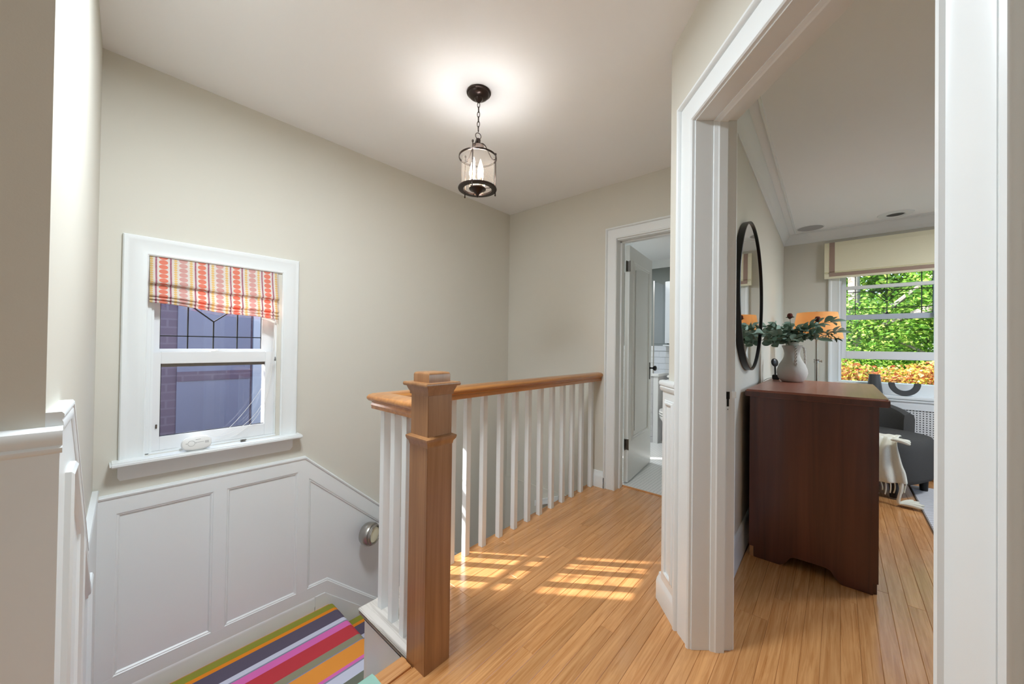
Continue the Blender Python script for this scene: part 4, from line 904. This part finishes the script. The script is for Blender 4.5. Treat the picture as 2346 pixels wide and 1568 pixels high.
# eucalyptus
LEAF = plain('eucalyptus_leaf', srgb(152, 178, 162), .65, spec=.3, var=.22, vs=30)
LEAF2 = plain('dark_thistle_leaf', srgb(58, 82, 56), .65, var=.2, vs=30)
POD = plain('russet_thistle_head', srgb(110, 52, 44), .9, var=.3, vs=200, bump=.8, bs=500)
STEM = plain('green_stem', srgb(110, 120, 88), .6)
eu = thing('eucalyptus_bouquet', 'grey green eucalyptus branches with russet thistle heads in the white vase', 'plant', (vx, vy, VZ+.26))
def leafmesh(nm, L, w, mat, fold=.18):
    mb = MB(); prof_ = [(0, .02), (.12, .45), (.3, .9), (.5, 1), (.7, .88), (.88, .5), (1, .03)]; vs = []
    for a, k_ in prof_:
        for s_ in (-1, 0, 1): vs.append((s_*w*k_, a*L, abs(s_)*w*k_*fold*2+math.sin(a*pi)*L*.08))
    fs = [(i*3+j, i*3+j+1, i*3+j+4, i*3+j+3) for i in range(6) for j in range(2)]
    me = bpy.data.meshes.new(nm); me.from_pydata(mb.add(vs, fs).v, [], mb.f); me.materials.append(mat)
    for p in me.polygons: p.use_smooth = True
    return me
lr = leafmesh('leaf', .056, .026, LEAF); ll_ = leafmesh('leaf', .082, .017, LEAF); ls = leafmesh('leaf', .030, .004, LEAF2, .1)
rnd = random.Random(3)
def put(me, p, d, up_=None, parent=eu, sc=1.0):
    o = bpy.data.objects.new('leaf', me); link(o, parent)
    d = Vector(d).normalized(); z_ = Vector((rnd.uniform(-.7, .7), rnd.uniform(-1, .2), rnd.uniform(.2, 1))); x_ = d.cross(z_).normalized(); z_ = x_.cross(d)
    M = Matrix((x_, d, z_)).transposed().to_4x4(); M.translation = Vector(p)-parent.location; o.matrix_local = M @ Matrix.Scale(sc, 4); return o
base = Vector((vx, vy, VZ+.262))
tips = [(-.135, -.10, .12, 'r'), (-.145, -.16, .06, 'r'), (-.13, .03, .09, 'r'), (-.10, -.14, .00, 'r'), (-.05, -.10, .10, 'r'), (-.02, .02, .12, 'r'), (.05, -.03, .10, 'r'), (.09, -.02, .06, 'r'), (.03, -.09, .03, 'r'), (.20, .02, .145, 'l'), (.22, -.02, .075, 'l'), (.12, .0, .12, 'l'), (.14, -.06, .03, 'l'), (-.13, -.30, .07, 'r'), (-.11, -.22, .03, 'r')]
for tx, ty, tz_, kd in tips:
    tp_ = base+Vector((tx, ty, tz_)); mid = base+Vector((tx*.45, ty*.45, tz_*.9+.02))
    pp = bez([base+Vector((tx*.06, ty*.06, -.05)), base+Vector((tx*.1, ty*.1, .03)), mid, tp_], 10)
    build('stem', MB().tube(pp, .0016, 6), STEM, eu, smooth=True)
    me = lr if kd == 'r' else ll_
    for i in range(3, 11):
        for s_ in (-1, 1):
            if rnd.random() < .12: continue
            t = (pp[min(i, 10)]-pp[i-1]).normalized(); sd = t.cross(Vector((0, 0, 1))).normalized()
            d = t*.5+sd*s_*.8+Vector((0, 0, rnd.uniform(-.5, .6)))
            put(me, pp[i], d, sc=rnd.uniform(.75, 1.1))
    put(me, pp[-1], (pp[-1]-pp[-2]), sc=1)
for tx, ty, tz_ in ((-.012, -.02, .20), (.135, .02, .175)):
    hp = base+Vector((tx, ty, tz_-.02)); build('stem', MB().tube(bez([base, base+Vector((tx*.3, 0, .08)), hp], 8), .0016, 6), STEM, eu, smooth=True)
    hd = build('thistle_head', MB().lathe(hp, [(.004, -.008), (.013, .0), (.016, .010), (.015, .022), (.010, .030), (0, .032)], 18), POD, eu, smooth=True)
    for k in range(12):
        a = 2*pi*k/12; put(ls, hp, (math.cos(a), math.sin(a), rnd.uniform(-.1, .3)), sc=.9)
for k in range(22):
    a = k/21; p = base+Vector((.17+.07*a, 0, .075-.03*a+rnd.uniform(-.01, .01))); put(ls, p, (rnd.uniform(-.2, .6), rnd.uniform(-.4, .4), rnd.uniform(-1, .6)), sc=rnd.uniform(.8, 1.3))
for k in range(16):
    p = base+Vector((rnd.uniform(-.03, .03), -.03, rnd.uniform(.03, .10))); put(ls, p, (rnd.uniform(-1, 1), rnd.uniform(-.4, .2), rnd.uniform(-.3, 1)), sc=1.1)
# baby monitor / small black device and cord behind the vase
ca = thing('nursery_camera', 'small black oval camera standing behind the white vase on the dresser', 'camera', (-.345, 3.30, VZ))
build('head', MB().lathe((-.350, 3.335, VZ+.125), [(0, -.008), (.024, -.006), (.031, 0), (.024, .006), (0, .008)], 28, Vector((.75, -.6, .15))), BLACK, ca, smooth=True).scale = (1, 1, 1)
build('stand', MB().box(-.362, 3.30, VZ+.001, -.318, 3.34, VZ+.036), BLACK, ca, bev=.004)
build('neck', MB().tube([(-.345, 3.325, VZ+.03), (-.348, 3.335, VZ+.10)], .006, 8), BLACK, ca, smooth=True)
cdv = thing('power_cord', 'thin black cord trailing off the back of the mahogany dresser', 'cord', (-.37, 3.2, VZ))
build('cord', MB().tube(bez([(-.362, 3.31, VZ+.012), (-.375, 3.25, VZ+.016), (-.383, 3.16, VZ+.008), (-.386, 3.10, VZ+.003)], 12), .0016, 6), BLACK, cdv, smooth=True)
# floor lamp
lx, ly = -.132, 3.95
fl_ = thing('floor_lamp', 'nickel floor lamp with tapered cream shade glowing orange behind the dresser', 'floor lamp', (lx, ly, 0))
m, n, l, b = newmat('lamp_shade_fabric'); setc(b, srgb(244, 214, 160), .9, spec=.1)
tl = n.new('ShaderNodeBsdfTranslucent'); tl.inputs[0].default_value = srgb(252, 218, 170); ms = n.new('ShaderNodeMixShader'); ms.inputs[0].default_value = .55
l.new(b.outputs[0], ms.inputs[1]); l.new(tl.outputs[0], ms.inputs[2]); l.new(ms.outputs[0], n['Material Output'].inputs[0]); SHADE = m
build('shade', MB().lathe((lx, ly, 0), [(.168, 1.238), (.132, 1.452), (.130, 1.452), (.166, 1.238), (.168, 1.238)], 56), SHADE, fl_, smooth=True)
pole = build('pole', MB().tube([(lx, ly, .02), (lx, ly, 1.06)], .0145, 16).tube([(lx, ly, 1.05), (lx, ly, 1.46)], .0105, 16), NICKEL, fl_, smooth=True)
build('clamp', MB().lathe((lx, ly, 1.040), [(.0145, 0), (.019, .001), (.019, .006), (.0175, .008), (.0175, .022), (.019, .024), (.019, .029), (.011, .030)], 20), NICKEL, pole, smooth=True)
build('clamp_screw', MB().lathe((lx+.017, ly-.004, 1.054), [(.004, 0), (.004, .010), (.009, .011), (.009, .020), (0, .021)], 16, (1, -.25, 0)), NICKEL, pole, smooth=True)
build('base', MB().lathe((lx, ly, 0), [(.14, .002), (.14, .012), (.12, .020), (.02, .028), (0, .028)], 40), NICKEL, fl_, smooth=True)
build('finial', MB().lathe((lx, ly, 1.452), [(.012, 0), (.010, .006), (.006, .012), (0, .014)], 14), NICKEL, fl_, smooth=True)
build('spider', MB().tube([(lx-.131, ly, 1.448), (lx+.131, ly, 1.448)], .002, 6).tube([(lx, ly-.131, 1.448), (lx, ly+.131, 1.448)], .002, 6), NICKEL, fl_)
build('lamp_bulb', MB().lathe((lx+.03, ly, 1.30), [(.010, 0), (.014, .012), (.028, .035), (.028, .055), (.016, .072), (0, .078)], 18), emit('warm_lamp_bulb', (1, .62, .28, 1), 14), fl_, smooth=True)
lamp('floor_lamp_glow', 'POINT', (lx+.03, ly, 1.345), 2.6, .03, (1, .74, .46))
# ceiling speaker and vent
spk = thing('ceiling_speaker', 'round grey grille speaker flush in the bedroom ceiling', 'speaker', (-.215, 4.80, 2.385))
build('rim', MB().lathe((-.215, 4.80, 2.385), [(.104, 0), (.112, 0), (.110, -.004), (.104, -.004), (.104, 0)], 40), WHITE, spk, smooth=True)
build('grille', MB().lathe((-.215, 4.80, 2.385), [(0, -.0005), (.104, -.0005), (.104, -.003), (0, -.005)], 40), plain('grey_grille', srgb(172, 172, 174), .8, var=.1, vs=700), spk)
vt = thing('ceiling_downlight', 'round white recessed ceiling fitting with a dark slot in the bedroom', 'ceiling light', (.385, 4.78, 2.385))
build('rim', MB().lathe((.385, 4.78, 2.385), [(.058, 0), (.120, 0), (.116, -.006), (.066, -.010), (.058, 0)], 40), WHITE, vt, smooth=True)
build('eye', MB().lathe((.385, 4.78, 2.385), [(0, -.001), (.060, -.001), (.058, -.004), (0, -.004)], 32), BLACK, vt)
# ornaments on the bedroom sill
orn = thing('sill_ornament', 'dark grey U shaped loop ornament on the white sill below the bedroom window', 'ornament', (.43, YR-.10, .736))
oc = Vector((.455, YR-.12, .848))
pts_ = [(.112*math.cos(a), .112*math.sin(a)) for a in [pi+pi*k/20 for k in range(21)]]; 
outer = [(-.112, .006)]+pts_+[(.112, .006)]; inner = [(.066, .006)]+[(.066*math.cos(a), .066*math.sin(a)) for a in [2*pi-pi*k/20 for k in range(21)]]+[(-.066, .006)]
def flat(p): return [(oc.x+a*.92, oc.y-.018, oc.z+b_) for a, b_ in p]
mb = MB(); vs = flat(outer)+flat(inner[::-1]); vs2 = [(a, b_+.036, c_) for a, b_, c_ in vs]; no = len(outer); tot = 2*no
vs_all = vs+vs2; fs = []
for i in range(no-1):
    fs.append((i, i+1, no+i+1, no+i)); fs.append((tot+i, tot+no+i, tot+no+i+1, tot+i+1))
    fs.append((i, tot+i, tot+i+1, i+1)); fs.append((no+i, no+i+1, tot+no+i+1, tot+no+i))
fs.append((0, no, tot+no, tot)); fs.append((no-1, tot+no-1, tot+2*no-1, 2*no-1))
build('loop', mb.add(vs_all, fs), DGREY, orn, bev=.004)
vb = thing('sill_vase', 'grey tapered vase on the bedroom sill to the left of the U shaped ornament', 'vase', (.225, YR-.09, .736))
build('body', MB().lathe((.262, YR-.10, .736), [(0, 0), (.055, .001), (.057, .01), (.040, .165), (.041, .185), (.036, .185), (.034, .16), (0, .15)], 32), DGREY, vb, smooth=True)
# rug
rg_ = thing('area_rug', 'pale grey herringbone rug on the oak floor beside the armchair', 'rug', (1.2, 3.9, 0))
m, n, l, b = newmat('herringbone_rug'); setc(b, srgb(196, 196, 200), .95, spec=.1)
g = n.new('ShaderNodeNewGeometry'); q_ = NX(m); sp = n.new('ShaderNodeSeparateXYZ'); l.new(g.outputs['Position'], sp.inputs[0])
zg = q_.m('PINGPONG', sp.outputs[0], .09); wv = q_.m('FRACT', q_.m('DIVIDE', q_.m('ADD', sp.outputs[1], zg), .035)); wv = q_.m('ABSOLUTE', q_.m('SUBTRACT', wv, .5))
bp = n.new('ShaderNodeBump'); bp.inputs['Strength'].default_value = 1; bp.inputs['Distance'].default_value = .006; l.new(wv, bp.inputs['Height']); l.new(bp.outputs[0], b.inputs['Normal'])
cr = n.new('ShaderNodeValToRGB'); cr.color_ramp.elements[0].color = srgb(176, 176, 180); cr.color_ramp.elements[1].color = srgb(206, 206, 210); cr.color_ramp.elements[1].position = .3; l.new(wv, cr.inputs[0]); l.new(cr.outputs[0], b.inputs['Base Color'])
build('rug_pile', MB().box(.458, 2.75, .0015, 1.9, 4.60, .013), m, rg_, bev=.004)
build('rug_backing', MB().box(.452, 2.745, .0005, 1.905, 4.605, .003), plain('brown_rug_backing', srgb(120, 92, 66), .9), rg_)
# armchair
acx, acy = .205, 4.42
ac = thing('armchair', 'charcoal fabric barrel armchair in front of the radiator cover', 'armchair', (acx, acy, 0))
fd = R(-28)   # facing direction angle (from +X)
def AC(a, r_, z): return (acx+r_*math.cos(fd+a), acy+r_*math.sin(fd+a), z)
# seat: rounded block
ring = []
for z_, k_ in ((.115, .90), (.13, .96), (.16, .99), (.38, 1.0), (.43, .985), (.455, .94), (.462, .88)):
    rr_ = []
    for i in range(40):
        a = 2*pi*i/40; c_, s_ = math.cos(a), math.sin(a); ex = 3.2
        X_ = math.copysign(abs(c_)**(2/ex), c_)*.335*k_; Y_ = math.copysign(abs(s_)**(2/ex), s_)*.315*k_
        rr_.append((acx+X_*math.cos(fd)-Y_*math.sin(fd)+.02*math.cos(fd), acy+X_*math.sin(fd)+Y_*math.cos(fd), z_))
    ring.append(rr_)
build('seat', loft(ring), GREYF, ac, smooth=True)
def shell(u_, v_):
    a = -pi*.60+pi*1.20*u_; a += pi
    hgt = .60+.16*(math.sin(u_*pi)**.8)
    prof_ = [(.365, .17), (.37, .3), (.375, hgt-.05), (.368, hgt-.012), (.345, hgt), (.31, hgt), (.290, hgt-.012), (.283, hgt-.05), (.28, .40), (.28, .17)]
    t = v_*(len(prof_)-1); i = int(round(t)); r_, z_ = prof_[i]
    k_ = 1.0+.10*abs(math.sin((u_-.5)*pi))
    return AC(a, r_*k_, z_)
mb = MB().grid(33, 10, shell); n0_ = 10
mb.f.append(tuple(range(10))); mb.f.append(tuple(range(320, 330))[::-1]); mb.f += [(i*10, (i+1)*10, (i+1)*10+9, i*10+9) for i in range(32)]
build('backrest', mb, GREYF, ac, smooth=True)
for a in (R(40), R(-40), R(140), R(-140)):
    p = AC(a, .33, 0); build('leg', MB().lathe((p[0], p[1], .014), [(.024, 0), (.030, .11), (0, .112)], 16), BLACK, ac, smooth=True)
pi_ = thing('cushion', 'pale grey cushion standing against the back of the charcoal armchair', 'cushion', AC(pi, .18, .46))
def cush(u_, v_):
    a = 2*pi*u_; c_, s_ = math.cos(a), math.sin(a); 
    th = -pi/2+pi*v_; w_ = math.cos(th)**.35 if 0 < v_ < 1 else 0
    ex = 3.0; X_ = math.copysign(abs(c_)**(2/ex), c_)*.20*w_; Z_ = math.copysign(abs(s_)**(2/ex), s_)*.20*w_; D_ = math.sin(th)*.06*(1-.4*(w_**4))
    cen = Vector(AC(pi, .185, .665)); fdv = Vector((math.cos(fd), math.sin(fd), .25)).normalized(); sdv2 = Vector((-math.sin(fd), math.cos(fd), 0)); uv_ = fdv.cross(sdv2)*1
    return cen+sdv2*X_+uv_*Z_+fdv*D_
build('cushion_cover', MB().grid(32, 12, cush, closed_u=True), PILLOWF, pi_, smooth='all')
# throw blanket over the near arm
th_ = thing('throw_blanket', 'cream knitted throw with chunky tassels draped off the charcoal armchair to the floor', 'blanket', (.28, 3.98, .0))
def drape(u_, v_):
    # v: from seat top over the side down towards the floor; u: across
    x_ = .13+.24*u_-.02*v_*u_ + .03*math.sin(v_*5+u_*3)
    prof_ = [(4.20, .475), (4.10, .485), (4.03, .48), (3.985, .44), (3.965, .36), (3.955, .27), (3.95, .19), (3.955, .14)]
    t = v_*7; i = min(int(t), 6); f = t-i
    y_ = prof_[i][0]*(1-f)+prof_[i+1][0]*f; z_ = prof_[i][1]*(1-f)+prof_[i+1][1]*f
    y_ += .012*math.sin(u_*22+v_*3); z_ += (-.05*u_)*max(0, v_-.5)*2*-.6+.006*math.sin(v_*26)
    return (x_, y_-.03*(1-u_), z_)
build('throw_cloth', MB().grid(30, 30, drape), KNIT, th_, smooth='all', solid=.012)
rn = random.Random(5)
for k in range(13):
    u_ = k/12; p = Vector(drape(u_, 1)); q = p+Vector((rn.uniform(-.01, .02), rn.uniform(-.01, .01), -.06-.03*rn.random()))
    build('fringe', MB().tube(bez([p, (p+q)/2+Vector((rn.uniform(-.01, .01), -.008, 0)), q], 6), .004, 6), KNIT, th_, smooth=True)
def tassel(p, d, L, nn=9, sp_=.03, lift=.0):
    for k in range(nn):
        a = (k-(nn-1)/2)/nn; s_ = d.cross(Vector((0, 0, 1))).normalized()
        e = p+d*L*rn.uniform(.85, 1.05)+s_*a*sp_*3.6+Vector((0, 0, rn.uniform(-.006, .02)))
        build('tassel_strand', MB().tube(bez([p, p+d*L*.4+s_*a*sp_*2.4+Vector((0, 0, .012)), e], 8), [.005, .008, .010, .011, .0115, .0115, .011, .010, .006], 7), KNIT, th_, smooth=True)
tassel(Vector((.30, 3.93, .485)), Vector((.8, .25, -.12)).normalized(), .10, 8, .03)
cordp = bez([Vector(drape(.9, .98)), Vector((.35, 3.93, .09)), Vector((.325, 3.93, .035)), Vector((.345, 3.93, .022))], 10)
build('tassel_cord', MB().tube(cordp, .010, 8), KNIT, th_, smooth=True)
tassel(Vector((.34, 3.93, .022)), Vector((.85, .35, .0)).normalized(), .125, 9, .035)

# ------------------------------------------------------------------ ceiling lamps (unseen, added to brighten the rooms)
DIFF = plain('opal_glass', srgb(245, 244, 240), .3)
for k_, lb in (('hall', 'unseen flush opal ceiling lamp above the landing, added to brighten the hall'), ('hall2', 'second unseen flush opal ceiling lamp, added as fill at the far end of the hall'), ('bed', 'unseen flush opal ceiling lamp added to brighten the bedroom'), ('bath', 'unseen flush opal ceiling lamp added to brighten the bathroom')):
    p = LP[k_][1]; zc = {'hall': ZC, 'hall2': ZC, 'bed': 2.385, 'bath': 2.29}[k_]
    t_ = thing('added_ceiling_lamp', lb, 'ceiling lamp', (p[0], p[1], zc), 'added ceiling lamps')
    build('lamp_housing', MB().lathe((p[0], p[1], 0), [(.0, zc), (.22, zc), (.23, zc-.01), (.22, zc-.03), (.21, zc-.03), (.205, zc-.012), (0, zc-.012)], 40), WHITE, t_, smooth=True)

# ------------------------------------------------------------------ outdoors: trees beyond the bedroom window, lawn
gr = struct('floor_garden', MB().box(-12, 5.4, -3.1, 16, 30, -3.0), plain('lawn_green', srgb(96, 128, 60), .95, var=.3, vs=3))
def foliage_mat(name, cols):
    m, n, l, b = newmat(name); setc(b, cols[0], .5, spec=.3)
    g = n.new('ShaderNodeNewGeometry'); cr = n.new('ShaderNodeValToRGB'); el = cr.color_ramp.elements
    el[0].color = cols[0]; el[1].color = cols[-1]
    for i, c_ in enumerate(cols[1:-1]): e = el.new((i+1)/(len(cols)-1)); e.color = c_
    l.new(g.outputs['Random Per Island'], cr.inputs[0]); l.new(cr.outputs[0], b.inputs['Base Color'])
    tl = n.new('ShaderNodeBsdfTranslucent'); l.new(cr.outputs[0], tl.inputs[0]); ms = n.new('ShaderNodeMixShader'); ms.inputs[0].default_value = .4
    l.new(b.outputs[0], ms.inputs[1]); l.new(tl.outputs[0], ms.inputs[2]); l.new(ms.outputs[0], n['Material Output'].inputs[0]); return m
GREEN = foliage_mat('green_maple_leaves', [srgb(44, 82, 24), srgb(84, 134, 38), srgb(128, 172, 60), srgb(184, 206, 104)])
RUST = foliage_mat('rust_maple_leaves', [srgb(110, 140, 40), srgb(206, 182, 76), srgb(200, 120, 76), srgb(124, 60, 44), srgb(226, 204, 140)])
def leaves(centers, radii, count, size, seed):
    rg2 = np.random.default_rng(seed); n_ = count; ci = rg2.integers(0, len(centers), n_)
    c_ = np.array(centers)[ci]; r_ = np.array(radii)[ci]
    d = rg2.normal(size=(n_, 3)); d /= np.linalg.norm(d, axis=1)[:, None]
    p = c_+d*r_*(rg2.random((n_, 1))**.4)
    a = rg2.normal(size=(n_, 3)); a[:, 2] *= .5; a /= np.linalg.norm(a, axis=1)[:, None]
    b_ = np.cross(a, rg2.normal(size=(n_, 3))); b_ /= np.linalg.norm(b_, axis=1)[:, None]
    s_ = size*(.6+.8*rg2.random((n_, 1)))
    v_ = np.stack([p-a*s_, p-b_*s_*.55, p+a*s_, p+b_*s_*.55], 1).reshape(-1, 3)
    me = bpy.data.meshes.new('foliage'); me.vertices.add(4*n_); me.vertices.foreach_set('co', v_.ravel()); me.loops.add(4*n_); me.loops.foreach_set('vertex_index', np.arange(4*n_)); me.polygons.add(n_)
    me.polygons.foreach_set('loop_start', np.arange(0, 4*n_, 4)); me.polygons.foreach_set('loop_total', np.full(n_, 4)); me.update(); me.validate(); return me
def tree(label, base_, h, trunk_r, centers, radii, count, size, mat, seed, bends):
    t_ = thing('garden_tree', label, 'tree', base_)
    b_ = Vector(base_)
    build('trunk', MB().tube([b_+Vector(q) for q in bends], [trunk_r*(1-.5*i/(len(bends)-1)) for i in range(len(bends))], 12), BARK, t_, smooth=True)
    for i, c_ in enumerate(centers[:6]):
        s_ = b_+Vector(bends[-2 if len(bends) > 2 else -1]); build('branch', MB().tube(bez([s_, s_.lerp(Vector(c_), .4)+Vector((0, 0, .3)), Vector(c_)], 6), [.05*(1-.12*k) for k in range(7)], 7), BARK, t_, smooth=True)
    me = leaves(centers, radii, count, size, seed); me.materials.append(mat)
    o = bpy.data.objects.new('foliage', me); link(o, t_); o.location = -b_; o['kind'] = 'stuff'
rt_ = random.Random(9)
def blob(cx_, cy_, cz_, sx, sy, sz, k): return [(cx_+rt_.uniform(-sx, sx), cy_+rt_.uniform(-sy, sy), cz_+rt_.uniform(-sz, sz)) for _ in range(k)]
c1_ = blob(1.6, 10.2, 2.6, 2.6, .9, 2.3, 34)
tree('tall green maple with pale trunk behind the bedroom window', (.16, 10.0, -3), 8, .16, c1_, [(.75, .55, .55)]*len(c1_), 95000, .032, GREEN, 1, [(0, 0, 0), (0, 0, 3), (.1, 0, 4.4), (.05, .1, 6.5)])
c2_ = blob(2.0, 13.5, 2.8, 5.5, 1.0, 3.8, 60)
tree('broad green tree filling the background beyond the maple', (3.0, 13.5, -3), 9, .2, c2_, [(1.3, .9, 1.0)]*len(c2_), 90000, .075, GREEN, 2, [(0, 0, 0), (.2, 0, 4), (0, 0, 6.5)])
c3_ = blob(1.0, 7.6, .50, 1.6, .5, .40, 26)
tree('low rust and yellow japanese maple just outside the bedroom window', (1.0, 7.7, -3), 4, .08, c3_, [(.5, .4, .26)]*len(c3_), 34000, .026, RUST, 3, [(0, 0, 0), (.1, 0, 1.6), (0, 0, 3.2)])

for o in bpy.data.objects:
    if '_w' in o: del o['_w']
